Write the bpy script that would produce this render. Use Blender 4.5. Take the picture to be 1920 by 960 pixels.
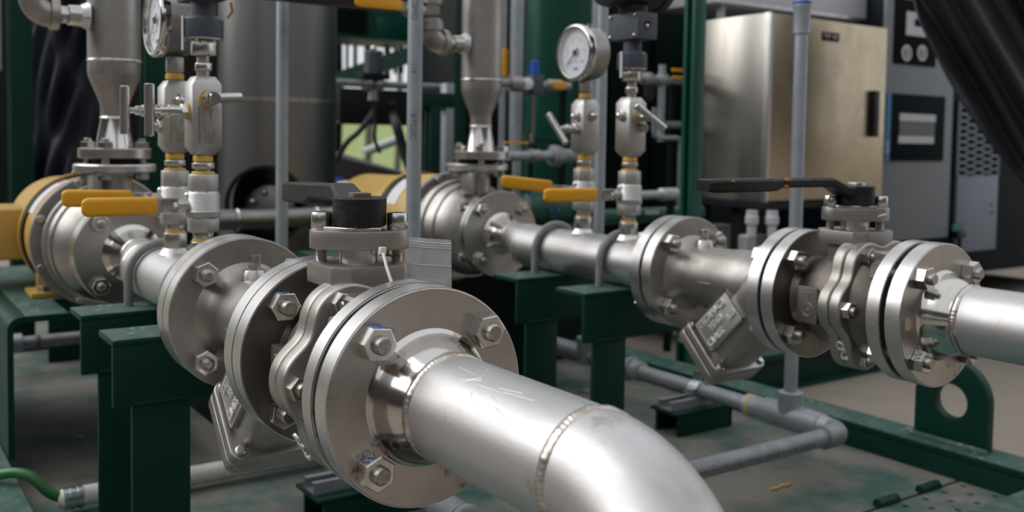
import bpy, bmesh, math, random
from mathutils import Vector, Matrix
random.seed(7)
for o in list(bpy.data.objects): bpy.data.objects.remove(o)
SC = bpy.context.scene
COL = SC.collection
PI = math.pi
V = Vector

# ------------------------------------------------------------------ camera
HC = .62                                    # lens height above the skid deck
FPX, CY, TILT, ROLL, PAN = 1808.64, 353.17, .0508, .0156, .6052
H_ = V((-math.cos(PAN), math.sin(PAN), 0)); Z_ = V((0, 0, 1)); R_ = H_.cross(Z_)
F_ = H_*math.cos(TILT) - Z_*math.sin(TILT); U_ = R_.cross(F_)
RR = R_*math.cos(ROLL) + U_*math.sin(ROLL); UU = U_*math.cos(ROLL) - R_*math.sin(ROLL)
CAMP = V((0, 0, HC))
cd = bpy.data.cameras.new('camera'); cam = bpy.data.objects.new('camera', cd); COL.objects.link(cam)
M3 = Matrix((RR, UU, -F_)).transposed()
cam.matrix_world = Matrix.Translation(CAMP) @ M3.to_4x4()
cd.sensor_width = 36; cd.lens = FPX*36/1920
cd.shift_y = -(480-CY)/1920
cd.clip_start = .02; cd.clip_end = 400
cd.dof.use_dof = True; cd.dof.focus_distance = .93; cd.dof.aperture_fstop = 6.0; cd.dof.aperture_blades = 0
SC.camera = cam

# ------------------------------------------------------------------ sky: even overcast, brighter towards the zenith
W = bpy.data.worlds.new('sky'); SC.world = W; W.use_nodes = True
nt = W.node_tree; nt.nodes.clear()
tc = nt.nodes.new('ShaderNodeTexCoord'); sx = nt.nodes.new('ShaderNodeSeparateXYZ')
mr = nt.nodes.new('ShaderNodeMapRange'); bg = nt.nodes.new('ShaderNodeBackground'); ow = nt.nodes.new('ShaderNodeOutputWorld')
nt.links.new(tc.outputs['Generated'], sx.inputs[0]); nt.links.new(sx.outputs['Z'], mr.inputs['Value'])
mr.inputs['From Min'].default_value = 0; mr.inputs['From Max'].default_value = 1
mr.inputs['To Min'].default_value = .85; mr.inputs['To Max'].default_value = .95
bg.inputs['Color'].default_value = (.93, .965, 1, 1)
nt.links.new(mr.outputs[0], bg.inputs['Strength']); nt.links.new(bg.outputs[0], ow.inputs[0])
# daylight from the bright side of the overcast sky, left of the camera and beyond the skid
sd = bpy.data.lights.new('daylight', 'SUN'); so = bpy.data.objects.new('daylight', sd); COL.objects.link(so)
sd.energy = 2.4; sd.angle = math.radians(55); sd.color = (1, .985, .975)
so.rotation_euler = V((.50, .65, -.62)).to_track_quat('-Z', 'Y').to_euler()
so.location = (-3, -4, 4)
SC.view_settings.view_transform = 'Standard'; SC.view_settings.look = 'None'
SC.view_settings.exposure = -.12; SC.view_settings.gamma = 1; SC.view_settings.use_curve_mapping = False

def at(px, py, D):
    return CAMP + (RR*((px-960)/FPX) - UU*((py-CY)/FPX) + F_)*D

# ------------------------------------------------------------------ materials
MT = {}
def mat(name, col, col2=None, metal=0., rough=.5, rough2=None, scale=20., stretch=(1, 1, 1), lo=.35, hi=.65,
        bump=0., bscale=120., spec=.5, spots=None, trans=0., alpha=1., emit=0.):
    m = bpy.data.materials.new(name); m.use_nodes = True
    n = m.node_tree.nodes; L = m.node_tree.links; b = n['Principled BSDF']
    b.inputs['Metallic'].default_value = metal; b.inputs['Roughness'].default_value = rough
    b.inputs['Base Color'].default_value = (*col, 1); b.inputs['Specular IOR Level'].default_value = spec
    if trans: b.inputs['Transmission Weight'].default_value = trans
    if alpha < 1: b.inputs['Alpha'].default_value = alpha
    if emit:
        b.inputs['Emission Color'].default_value = (*col, 1); b.inputs['Emission Strength'].default_value = emit
    t = n.new('ShaderNodeTexCoord'); mp = n.new('ShaderNodeMapping'); L.new(t.outputs['Object'], mp.inputs[0])
    mp.inputs['Scale'].default_value = stretch
    nz = n.new('ShaderNodeTexNoise'); nz.inputs['Scale'].default_value = scale; nz.inputs['Detail'].default_value = 7
    nz.inputs['Roughness'].default_value = .62
    L.new(mp.outputs[0], nz.inputs['Vector'])
    out = None
    if col2 is not None:
        r = n.new('ShaderNodeMapRange'); r.inputs['From Min'].default_value = lo; r.inputs['From Max'].default_value = hi
        L.new(nz.outputs['Fac'], r.inputs['Value'])
        x = n.new('ShaderNodeMix'); x.data_type = 'RGBA'
        x.inputs['A'].default_value = (*col, 1); x.inputs['B'].default_value = (*col2, 1)
        L.new(r.outputs[0], x.inputs['Factor']); out = x.outputs['Result']
    if spots is not None:
        sc2, th, c3, amt = spots
        nz2 = n.new('ShaderNodeTexNoise'); nz2.inputs['Scale'].default_value = sc2; nz2.inputs['Detail'].default_value = 9
        nz2.inputs['Roughness'].default_value = .7
        L.new(t.outputs['Object'], nz2.inputs['Vector'])
        r2 = n.new('ShaderNodeMapRange'); r2.inputs['From Min'].default_value = th; r2.inputs['From Max'].default_value = th+.06
        r2.inputs['To Max'].default_value = amt
        L.new(nz2.outputs['Fac'], r2.inputs['Value'])
        x2 = n.new('ShaderNodeMix'); x2.data_type = 'RGBA'; x2.inputs['B'].default_value = (*c3, 1)
        if out: L.new(out, x2.inputs['A'])
        else: x2.inputs['A'].default_value = (*col, 1)
        L.new(r2.outputs[0], x2.inputs['Factor']); out = x2.outputs['Result']
    if out: L.new(out, b.inputs['Base Color'])
    if rough2 is not None:
        r3 = n.new('ShaderNodeMapRange'); r3.inputs['From Min'].default_value = .3; r3.inputs['From Max'].default_value = .7
        r3.inputs['To Min'].default_value = rough; r3.inputs['To Max'].default_value = rough2
        L.new(nz.outputs['Fac'], r3.inputs['Value']); L.new(r3.outputs[0], b.inputs['Roughness'])
    if bump:
        nb = n.new('ShaderNodeTexNoise'); nb.inputs['Scale'].default_value = bscale; nb.inputs['Detail'].default_value = 5
        L.new(mp.outputs[0], nb.inputs['Vector'])
        bp = n.new('ShaderNodeBump'); bp.inputs['Strength'].default_value = bump; bp.inputs['Distance'].default_value = .002
        L.new(nb.outputs['Fac'], bp.inputs['Height']); L.new(bp.outputs[0], b.inputs['Normal'])
    MT[name] = m
    return m

mat('steel_machined', (.57, .535, .50), (.42, .385, .35), 1, .27, .40, 9, lo=.42, hi=.75, spots=(34, .585, (.15, .115, .085), .75), bump=.03, bscale=300)
mat('steel_rim', (.72, .71, .705), (.58, .565, .555), 1, .28, .40, 25, (1, 1, 1), bump=.04, bscale=400)
mat('steel_clean', (.64, .625, .61), (.51, .49, .47), 1, .22, .34, 14, bump=.02, bscale=300)
mat('steel_polished', (.68, .655, .63), (.50, .465, .42), 1, .09, .17, 18, (1, .3, .3), lo=.5, hi=.8)
mat('steel_pipe', (.64, .63, .63), (.47, .455, .445), 1, .36, .52, 11, (.45, 1.6, 1.6), lo=.40, hi=.72, spots=(13, .635, (.34, .28, .23), .6), bump=.05, bscale=420)
mat('steel_weld', (.64, .61, .57), (.42, .35, .28), 1, .24, .42, 60, lo=.45, hi=.65, bump=.05, bscale=500)
mat('steel_cast', (.47, .45, .43), (.33, .305, .28), 1, .36, .48, 16, bump=.10, bscale=650)
mat('steel_cast_dark', (.26, .235, .21), (.155, .135, .115), 1, .36, .50, 14, bump=.14, bscale=600, spots=(30, .66, (.10, .07, .05), .7))
mat('steel_bead', (.56, .55, .535), (.45, .435, .42), 1, .42, .5, 30, bump=.12, bscale=900)
mat('bolt_steel', (.70, .68, .65), (.56, .53, .49), 1, .16, .28, 40, bump=.02)
mat('stud_thread', (.50, .475, .44), (.36, .33, .30), 1, .30, .42, 200, (4, 1, 1), bump=.3, bscale=300)
mat('gasket', (.02, .018, .02), rough=.8)
mat('galvanised', (.43, .465, .50), (.32, .355, .39), .55, .42, .55, 25, lo=.3, hi=.7, bump=.05, bscale=200)
mat('galvanised_dull', (.34, .355, .37), (.25, .265, .28), .5, .5, .6, 30, bump=.08, bscale=250)
mat('zinc', (.62, .66, .70), (.45, .48, .52), 1, .25, .4, 60)
mat('green_paint', (.0022, .038, .026), (.0018, .029, .020), 0, .42, .52, 8, spec=.22, bump=.05, bscale=150, spots=(95, .69, (.30, .37, .35), .8))
mat('green_top', (.022, .090, .068), (.10, .125, .112), 0, .5, .65, 26, lo=.42, hi=.7, spots=(55, .60, (.42, .50, .48), .7))
mat('green_deck', (.030, .098, .078), (.195, .178, .155), 0, .55, .75, 5.5, lo=.36, hi=.56, spots=(26, .66, (.20, .185, .165), .6), bump=.1, bscale=90)
mat('green_tank', (.004, .075, .052), (.0035, .062, .042), 0, .28, .36, 3)
mat('green_dark', (.002, .014, .010), (.0015, .011, .008), 0, .6, .7, 6, spec=.15)
mat('letter_bright', (.75, .74, .73), None, .5, .35)  # raised letters' bright reflection put into the colour; scratches share it
mat('green_cast', (.01, .075, .05), (.007, .05, .035), 0, .4, .5, 12)
mat('green_cable', (.025, .14, .035), rough=.4)
mat('lever_black', (.012, .012, .014), (.035, .035, .038), 0, .36, .55, 50, lo=.5, hi=.8, bump=.35, bscale=220, spec=.3, spots=(42, .655, (.36, .34, .32), .8))
mat('lever_rust', (.012, .012, .014), (.03, .03, .034), 0, .36, .55, 40, lo=.5, hi=.8, bump=.35, bscale=200, spec=.28, spots=(24, .70, (.36, .12, .03), .95))
mat('rust_orange', (.42, .15, .03), (.25, .08, .02), 0, .8, .9, 200)
mat('black_gloss', (.008, .008, .01), rough=.25)
mat('grip_yellow', (.80, .385, .012), (.72, .32, .01), 0, .38, .46, 20)
mat('tape_yellow', (.72, .42, .05), (.60, .38, .10), 0, .6, .7, 60, bump=.2)
mat('gold_paint', (.56, .355, .085), (.50, .31, .07), 0, .36, .45, 5)
mat('label_white', (.72, .71, .72), rough=.4)
mat('label_red', (.6, .06, .04), rough=.4)
mat('transmitter_blue', (.075, .085, .11), (.06, .068, .09), 0, .42, .5, 60, bump=.2, bscale=500)
mat('dark_housing', (.02, .022, .027), (.015, .016, .02), 0, .38, .5, 40, bump=.1)
mat('black_plastic', (.008, .008, .009), rough=.45)
mat('rubber', (.012, .012, .012), rough=.6)
mat('tarp', (.008, .010, .017), (.013, .016, .026), 0, .45, .55, 6, bump=.5, bscale=22, spec=.3)
mat('ubolt_grey', (.27, .265, .26), (.22, .215, .21), .2, .45, .55, 30)
mat('tarp_right', (.014, .0155, .018), (.019, .021, .024), 0, .42, .52, 6, bump=.2, bscale=18)
mat('concrete', (.30, .255, .215), (.23, .195, .165), 0, .75, .9, 1.6, bump=.1, bscale=60, spots=(7, .64, (.36, .31, .27), .6))
mat('lawn', (.20, .27, .08), (.30, .36, .13), 0, .9, .95, 3)
mat('leaf', (.10, .17, .05), (.16, .24, .08), 0, .8, .9, 6)
mat('bark', (.10, .085, .07), (.15, .13, .11), 0, .9, .9, 9)
mat('pvc_white', (.66, .645, .60), (.50, .48, .44), 0, .45, .6, 30)
mat('cabinet_steel', (.60, .57, .52), (.50, .46, .40), 1, .26, .36, 5, (2, 2, .25), bump=.02, bscale=40)
mat('cabinet_door', (.56, .47, .34), (.50, .41, .29), 1, .28, .36, 5, (.3, 3, 3), bump=.03, bscale=12)
mat('vessel_steel', (.30, .295, .29), (.24, .235, .23), 1, .34, .44, 5, (1, 1, .4), bump=.03, bscale=30)
mat('grey_cabinet', (.215, .235, .26), (.20, .22, .245), 0, .45, .5, 4)
mat('grey_panel', (.20, .235, .285), (.19, .22, .27), 0, .45, .5, 4)
mat('cabinet_navy', (.008, .012, .017), (.006, .010, .014), 0, .6, .7, 5, spec=.2)
mat('panel_navy', (.004, .009, .012), rough=.7, spec=.08)
mat('blue_strip', (.0, .16, .36), rough=.4)
mat('blue_cap', (.01, .10, .50), rough=.4)
mat('marker_blue', (.02, .12, .42), rough=.5)
mat('lcd', (.035, .055, .035), rough=.2)
mat('panel_light', (.55, .54, .58), rough=.4)
mat('dial', (.72, .76, .80), rough=.5)
mat('print_black', (.004, .004, .005), rough=.7, spec=.08)
mat('scrap_tan', (.45, .36, .24), rough=.7)
mat('print_red', (.65, .12, .08), rough=.5)
mat('print_grey', (.13, .125, .12), rough=.5)
mat('glass', (.95, .97, 1), rough=.03, alpha=.08)
mat('bag_plastic', (.86, .86, .87), (.74, .72, .69), 0, .16, .3, 18, bump=.8, bscale=30, alpha=.42)
mat('paper_violet', (.50, .45, .55), rough=.7)
mat('nylon', (.70, .69, .66), rough=.5)
mat('brown_metal', (.085, .07, .062), (.06, .05, .045), 0, .6, .7, 5)
mat('machine_grey', (.016, .019, .020), (.011, .013, .014), 0, .6, .7, 5, spec=.2)
mat('lamp_white', (.75, .78, .76), rough=.4)
mat('rust_stain', (.16, .10, .07), rough=.6)
mat('teal_plastic', (.02, .16, .14), rough=.4)

# ------------------------------------------------------------------ mesh builder
class MB:
    def __init__(s): s.v = []; s.f = []
    def add(s, vs, fs):
        k = len(s.v); s.v += [V(p) for p in vs]; s.f += [tuple(i+k for i in f) for f in fs]; return s
    def box(s, c, d, R=None):
        c = V(c); h = V(d)/2; P = []
        for x in (-1, 1):
            for y in (-1, 1):
                for z in (-1, 1):
                    q = V((x*h.x, y*h.y, z*h.z)); P.append(c + (R @ q if R else q))
        return s.add(P, [(0, 1, 3, 2), (4, 6, 7, 5), (0, 4, 5, 1), (2, 3, 7, 6), (0, 2, 6, 4), (1, 5, 7, 3)])
    def bb(s, x0, x1, y0, y1, z0, z1):
        return s.box(((x0+x1)/2, (y0+y1)/2, (z0+z1)/2), (abs(x1-x0), abs(y1-y0), abs(z1-z0)))
    def lathe(s, prof, o=(0, 0, 0), d=(1, 0, 0), seg=48, caps=True, wob=None):
        o = V(o); d = V(d).normalized(); u = d.orthogonal().normalized(); w = d.cross(u)
        P = []; rows = []
        for t, r in prof:
            row = []
            for i in range(seg):
                a = 2*PI*i/seg; rr = r + (wob(a, t) if wob else 0)
                row.append(len(P)); P.append(o + d*t + (u*math.cos(a) + w*math.sin(a))*rr)
            rows.append(row)
        F = []
        for a, b in zip(rows, rows[1:]):
            for i in range(seg): j = (i+1) % seg; F.append((a[i], a[j], b[j], b[i]))
        if caps:
            F.append(tuple(reversed(rows[0]))); F.append(tuple(rows[-1]))
        return s.add(P, F)
    def cyl(s, p0, p1, r, r1=None, seg=24, ch=0):
        p0 = V(p0); p1 = V(p1); L = (p1-p0).length; r1 = r if r1 is None else r1
        pr = [(0, r), (L, r1)] if not ch else [(0, r-ch), (ch, r), (L-ch, r1), (L, r1-ch)]
        return s.lathe(pr, p0, p1-p0, seg)
    def ring(s, o, d, r0, r1, t0, t1, seg=48):
        o = V(o); d = V(d).normalized(); u = d.orthogonal().normalized(); w = d.cross(u)
        P = []; F = []
        for t, r in ((t0, r0), (t0, r1), (t1, r1), (t1, r0)):
            for i in range(seg):
                a = 2*PI*i/seg; P.append(o + d*t + (u*math.cos(a)+w*math.sin(a))*r)
        for k in range(4):
            for i in range(seg):
                j = (i+1) % seg; n = (k+1) % 4
                F.append((k*seg+i, k*seg+j, n*seg+j, n*seg+i))
        return s.add(P, F)
    def hexa(s, p0, p1, af, rot=0., ch=.12):
        p0 = V(p0); d = V(p1)-p0; L = d.length; d.normalize()
        u = d.orthogonal().normalized(); w = d.cross(u); R = af/math.sqrt(3); P = []; F = []
        c = min(ch*af*.35, L*.3)
        for t, k in ((0, .95), (c*.6, 1), (L-c*.6, 1), (L, .93)):
            for i in range(6):
                a = rot + PI/3*i; P.append(p0 + d*t + (u*math.cos(a)+w*math.sin(a))*R*k)
        for k in range(3):
            for i in range(6): j = (i+1) % 6; F.append((k*6+i, k*6+j, k*6+6+j, k*6+6+i))
        F += [tuple(range(5, -1, -1)), tuple(range(18, 24))]
        return s.add(P, F)
    def prism(s, poly, o, u, v, n, t):
        o, u, v, n = V(o), V(u), V(v), V(n); k = len(poly)
        P = [o + u*a + v*b for a, b in poly] + [o + u*a + v*b + n*t for a, b in poly]
        F = [tuple(range(k-1, -1, -1)), tuple(range(k, 2*k))] + [(i, (i+1) % k, k+(i+1) % k, k+i) for i in range(k)]
        return s.add(P, F)
    def tube(s, path, r, seg=14, caps=True, rad=None, closed=False):
        pts = [V(p) for p in path]; n = len(pts); P = []; F = []
        tang = []
        for i in range(n):
            if closed: t = pts[(i+1) % n]-pts[i-1]
            else: t = pts[min(i+1, n-1)]-pts[max(i-1, 0)]
            tang.append(t.normalized())
        u = tang[0].orthogonal().normalized()
        for i in range(n):
            t = tang[i]; u = (u - t*u.dot(t)).normalized(); w = t.cross(u); q = rad[i] if rad else r
            for k in range(seg):
                a = 2*PI*k/seg; P.append(pts[i] + (u*math.cos(a)+w*math.sin(a))*q)
        for i in range(n if closed else n-1):
            j = (i+1) % n
            for k in range(seg):
                m = (k+1) % seg; F.append((i*seg+k, i*seg+m, j*seg+m, j*seg+k))
        if caps and not closed: F += [tuple(range(seg-1, -1, -1)), tuple(range((n-1)*seg, n*seg))]
        return s.add(P, F)
    def ball(s, c, r, seg=14, sc=(1, 1, 1)):
        P = []; F = []; c = V(c); n = seg//2
        P.append(c+V((0, 0, r*sc[2])))
        for i in range(1, n):
            th = PI*i/n
            for k in range(seg):
                a = 2*PI*k/seg; P.append(c+V((r*sc[0]*math.sin(th)*math.cos(a), r*sc[1]*math.sin(th)*math.sin(a), r*sc[2]*math.cos(th))))
        P.append(c-V((0, 0, r*sc[2])))
        for k in range(seg): F.append((0, 1+k, 1+(k+1) % seg))
        for i in range(n-2):
            for k in range(seg):
                a = 1+i*seg+k; b = 1+i*seg+(k+1) % seg; F.append((a, a+seg, b+seg, b))
        e = len(P)-1; q = 1+(n-2)*seg
        for k in range(seg): F.append((e, q+(k+1) % seg, q+k))
        return s.add(P, F)
    def sheet(s, nx, ny, fn, th=0.):
        P = [fn(i/nx, j/ny) for j in range(ny+1) for i in range(nx+1)]
        F = [(j*(nx+1)+i, j*(nx+1)+i+1, (j+1)*(nx+1)+i+1, (j+1)*(nx+1)+i) for j in range(ny) for i in range(nx)]
        return s.add(P, F)
    def build(s, name, m, parent=None, bevel=0., bseg=2, angle=35., loc=(0, 0, 0), solid=0.):
        me = bpy.data.meshes.new(name); me.from_pydata([tuple(p) for p in s.v], [], s.f)
        bm = bmesh.new(); bm.from_mesh(me)
        bmesh.ops.recalc_face_normals(bm, faces=bm.faces)
        if bevel:
            ed = [e for e in bm.edges if e.is_manifold and e.calc_face_angle(0) > .6]
            bmesh.ops.bevel(bm, geom=ed, offset=bevel, offset_type='OFFSET', segments=bseg, profile=.6, affect='EDGES', clamp_overlap=True)
        bm.to_mesh(me); bm.free()
        me.polygons.foreach_set('use_smooth', [True]*len(me.polygons))
        me.set_sharp_from_angle(angle=math.radians(angle))
        o = bpy.data.objects.new(name, me); COL.objects.link(o); o.location = loc
        me.materials.append(MT[m] if isinstance(m, str) else m)
        if parent: o.parent = parent
        if solid:
            md = o.modifiers.new('thickness', 'SOLIDIFY'); md.thickness = solid
        return o

def thing(name, label, cat, loc=(0, 0, 0), group=None, rot=None):
    o = bpy.data.objects.new(name, None); COL.objects.link(o); o.location = loc
    o.empty_display_size = .05
    if rot: o.rotation_euler = rot
    o['label'] = label; o['category'] = cat
    if group: o['group'] = group
    return o
def tag(o, label, cat, group=None):
    o['label'] = label; o['category'] = cat
    if group: o['group'] = group
    return o
def struct(o): o['kind'] = 'structure'; return o

def text(name, body, size, o, u, v, m, parent, depth=.001, align='CENTER', bold=0.):
    c = bpy.data.curves.new('t', 'FONT'); c.body = body; c.size = size; c.extrude = depth; c.align_x = align; c.align_y = 'CENTER'
    c.resolution_u = 3; c.offset = bold
    t = bpy.data.objects.new('t', c); COL.objects.link(t)
    dg = bpy.context.evaluated_depsgraph_get(); me = bpy.data.meshes.new_from_object(t.evaluated_get(dg))
    bpy.data.objects.remove(t); bpy.data.curves.remove(c)
    u = V(u).normalized(); v = V(v).normalized(); n = u.cross(v)
    Mx = Matrix((u, v, n)).transposed().to_4x4(); Mx.translation = V(o); me.transform(Mx)
    me.name = name; ob = bpy.data.objects.new(name, me); COL.objects.link(ob); ob.parent = parent
    me.materials.clear(); me.materials.append(MT[m]); return ob

X3, Y3, Z3 = V((1, 0, 0)), V((0, 1, 0)), V((0, 0, 1))
def circle(r, n, a0=0.): return [(r*math.cos(a0+2*PI*i/n), r*math.sin(a0+2*PI*i/n)) for i in range(n)]
def rrect(w, h, r, n=5):
    P = []
    for cx, cy, a in ((w/2-r, h/2-r, 0), (-w/2+r, h/2-r, PI/2), (-w/2+r, -h/2+r, PI), (w/2-r, -h/2+r, 1.5*PI)):
        for i in range(n+1): P.append((cx+r*math.cos(a+PI/2*i/n), cy+r*math.sin(a+PI/2*i/n)))
    return P
def arc(c, u, v, r, a0, a1, n): return [V(c)+V(u)*r*math.cos(a0+(a1-a0)*i/n)+V(v)*r*math.sin(a0+(a1-a0)*i/n) for i in range(n+1)]

# ================================================================== setting
ZG = -.12
mb = MB().sheet(1, 1, lambda a, b: V((-9+30*a, -14+34*b, ZG)))
struct(mb.build('floor', 'concrete'))
lw = MB().sheet(20, 8, lambda a, b: V((-9-40*b, -22+60*a, ZG-.02+2.2*b*b+.1*math.sin(9*a+5*b))))
struct(lw.build('lawn', 'lawn'))

# unseen dark blocks added on the open sides to darken the metal's reflections
for nm, x0, x1, y0, y1, h in (('added_dark_block', -14., 6., -8.5, -5.0, 2.3), ('added_dark_block', 6.5, 10., -8., 12., 3.6)):
    b = MB().bb(x0, x1, y0, y1, ZG, h).build(nm, 'brown_metal'); struct(b)
    r = MB(); r.bb(x0-.3, x1+.3, y0-.3, y1+.3, h, h+.12); r.build('block_cap', 'machine_grey', b)

# skid deck plates (between the edge beams)
dk = MB().bb(-4.6, -.976, .20, 1.70, -.008, 0).build('deck_plate', 'green_deck')
struct(dk)
# perforated hatch plate with real holes
hp = MB(); cs = .03
for i in range(9):
    for j in range(17):
        x0 = -.968 + i*cs; y0 = 1.18 + j*cs
        if (i+j) % 2:
            hp.add([(x0, y0, 0), (x0+cs, y0, 0), (x0+cs, y0+cs, 0), (x0, y0+cs, 0)], [(0, 1, 2, 3)]); continue
        P = []; n = 8
        for k in range(n):
            a = 2*PI*(k+.5)/n; c, s_ = math.cos(a), math.sin(a); q = cs/2/max(abs(c), abs(s_))
            P.append((x0+cs/2+c*q, y0+cs/2+s_*q, 0))
        for k in range(n):
            a = 2*PI*(k+.5)/n; P.append((x0+cs/2+.0065*math.cos(a), y0+cs/2+.0065*math.sin(a), -.001))
        for k in range(n):
            a = 2*PI*(k+.5)/n; P.append((x0+cs/2+.0062*math.cos(a), y0+cs/2+.0062*math.sin(a), -.007))
        # square corners
        c4 = [(x0, y0, 0), (x0+cs, y0, 0), (x0+cs, y0+cs, 0), (x0, y0+cs, 0)]
        F = [(k, (k+1) % n, n+(k+1) % n, n+k) for k in range(n)] + [(n+k, n+(k+1) % n, 2*n+(k+1) % n, 2*n+k) for k in range(n)]
        b_ = len(P); P += c4
        F += [(b_+2, 1, 0), (b_+3, 3, 2), (b_+0, 5, 4), (b_+1, 7, 6)]
        hp.add(P, F)
hp.bb(-.968, -.60, .20, 1.18, -.006, 0)
hatch = thing('hatch_plate', 'perforated hinged hatch plate in the deck beside the front right skid corner', 'hatch', (-.976, 1.45, 0))
o = hp.build('plate', 'green_deck', hatch); o.location = (.976, -1.45, 0)
for y in (1.30, 1.475, 1.60):
    MB().cyl((0, y-1.45-.028, .004), (0, y-1.45+.028, .004), .009, ch=.001).build('hinge', 'green_paint', hatch)
struct(MB().bb(-4.6, 0, .2, 1.7, ZG, ZG+.006).build('underfloor', 'machine_grey'))

# skid edge beams
def ibeam(name, along, a0, a1, c0, c1, z0, z1, tf=.012, tw=.008):
    m = MB(); cm = (c0+c1)/2
    def B(p0, p1, q0, q1, r0, r1):
        if along == 'X': m.bb(p0, p1, q0, q1, r0, r1)
        else: m.bb(q0, q1, p0, p1, r0, r1)
    B(a0, a1, c0, c1, z1-tf, z1)
    B(a0, a1, c0, c1, z0, z0+tf)
    B(a0, a1, c0, c0+tw, z0+tf, z1-tf)
    B(a0, a1, c1-tw, c1, z0+tf, z1-tf)
    b = m.build(name, 'green_paint', bevel=.003); t = MB()
    if along == 'X': t.bb(a0, a1, c0+.002, c1-.002, z1, z1+.0012)
    else: t.bb(c0+.002, c1-.002, a0, a1, z1, z1+.0012)
    t.build('worn_top', 'green_top', b)
    return struct(b)
ibeam('skid_beam_right', 'X', -4.6, -.45, 1.69, 1.775, ZG, .05)
ibeam('skid_beam_left', 'X', -4.6, -.45, .09, .225, ZG, .05)
ibeam('skid_beam_front', 'Y', .225, 1.69, -.81, -.66, ZG, .05)

# lifting lug on the right beam
lp = [(-.074, 0), (.074, 0)] + [(.074*math.cos(a), .088+.074*math.sin(a)) for a in [PI*i/20 for i in range(21)]]
lug = MB(); N = 40; outer = []; inner = []
def lugout(a):                     # outline of the lug seen from its hole
    c, s_ = math.cos(a), math.sin(a); hz = .082
    best = 9
    if s_ < 0: best = min(best, hz/-s_)
    if abs(c) > 1e-6:
        q = .074/abs(c)
        if hz+q*s_ <= .09: best = min(best, q)
    if best > 8 or hz+best*s_ > .09:
        b = s_*(hz-.088); cc = (hz-.088)**2-.074**2; best = -b+math.sqrt(b*b-cc)
    return best
AN = sorted([2*PI*i/N for i in range(N)] + [math.atan2(-.082, .074) % (2*PI), math.atan2(-.082, -.074) % (2*PI)])
N = len(AN)
P = []
for y in (-.011, .011):
    for a in AN: q = lugout(a); P.append((q*math.cos(a), y, .082+q*math.sin(a)))
    for a in AN: P.append((.033*math.cos(a), y, .082+.033*math.sin(a)))
F = []
for k in range(N):
    j = (k+1) % N
    F += [(k, j, N+j, N+k), (2*N+k, 3*N+k, 3*N+j, 2*N+j), (k, 2*N+k, 2*N+j, j), (N+k, N+j, 3*N+j, 3*N+k)]
lug.add(P, F)
lg = thing('lifting_lug', 'green rounded lifting lug plate with a round hole on the right skid beam', 'lifting lug', (-1.018, 1.742, .051))
lug.build('plate', 'green_paint', lg, bevel=.0015)
MB().tube([(-.078, -.013, .002), (0, -.013, .002), (.078, -.013, .002)], .006, 8).build('weld', 'green_top', lg)

# ================================================================== pipe lines
YA, YB, ZA = .411, 1.1896, .3965
BC = .0762                            # bolt circle radius

def stud(parent, xa, xb, y, z, r=.0079, af=.027, ends=(.0195, .0195), hv=.0148, mark=False, name='stud_bolt', cat_dome=False):
    """stud through a flange joint, nuts on both faces; coordinates local to parent"""
    m = MB(); e0, e1 = ends
    m.lathe([(-e0, r*.75), (-e0+.002, r), (xb-xa+e1-.0025, r), (xb-xa+e1, r*(.55 if cat_dome else .8))], (xa, y, z), X3, 20)
    s = m.build(name, 'stud_thread', parent, angle=28)
    rt = random.random()*PI/3
    n = MB()
    if e1 > .005: n.hexa((xb, y, z), (xb+hv, y, z), af, rt)
    n.build('nut', 'bolt_steel', s, angle=20)
    if e0 > .005: MB().hexa((xa-hv, y, z), (xa, y, z), af, rt+.3).build('nut', 'bolt_steel', s, angle=20)
    if mark:
        u = X3.orthogonal().normalized(); w = X3.cross(u); best = None
        for k in range(6):
            a = rt+PI/6+PI/3*k; nn = u*math.cos(a)+w*math.sin(a); q = nn.dot(V((0, -.35, .94)))
            if best is None or q > best[0]: best = (q, nn)
        nn = best[1]; sd_ = X3.cross(nn); c = V((xb+.0075, y, z))+nn*(af/2+.0002)
        pz_ = [c+X3*a+sd_*b for a, b in ((-.004, -.006), (.004, -.003), (-.004, .0), (.004, .003), (-.003, .006))]
        MB().tube(pz_, .0006, 5).build('marker_stroke', 'marker_blue', s)
    return s
def bolts4(parent, x0, xa, xb, marks=(), ends=(.0195, .0195), dome=False):
    for k in range(4):
        a = PI/4+PI/2*k
        stud(parent, xa-x0, xb-x0, BC*math.cos(a)*.7071*2**.5, BC*math.sin(a), ends=ends, mark=(k in marks), cat_dome=dome)
def disc(m, xa, xb, R=.09525, ch=.0012):
    return m.lathe([(0, R-ch), (ch, R), (xb-xa-ch, R), (xb-xa, R-ch)], (xa, 0, 0), X3, 96)

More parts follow.
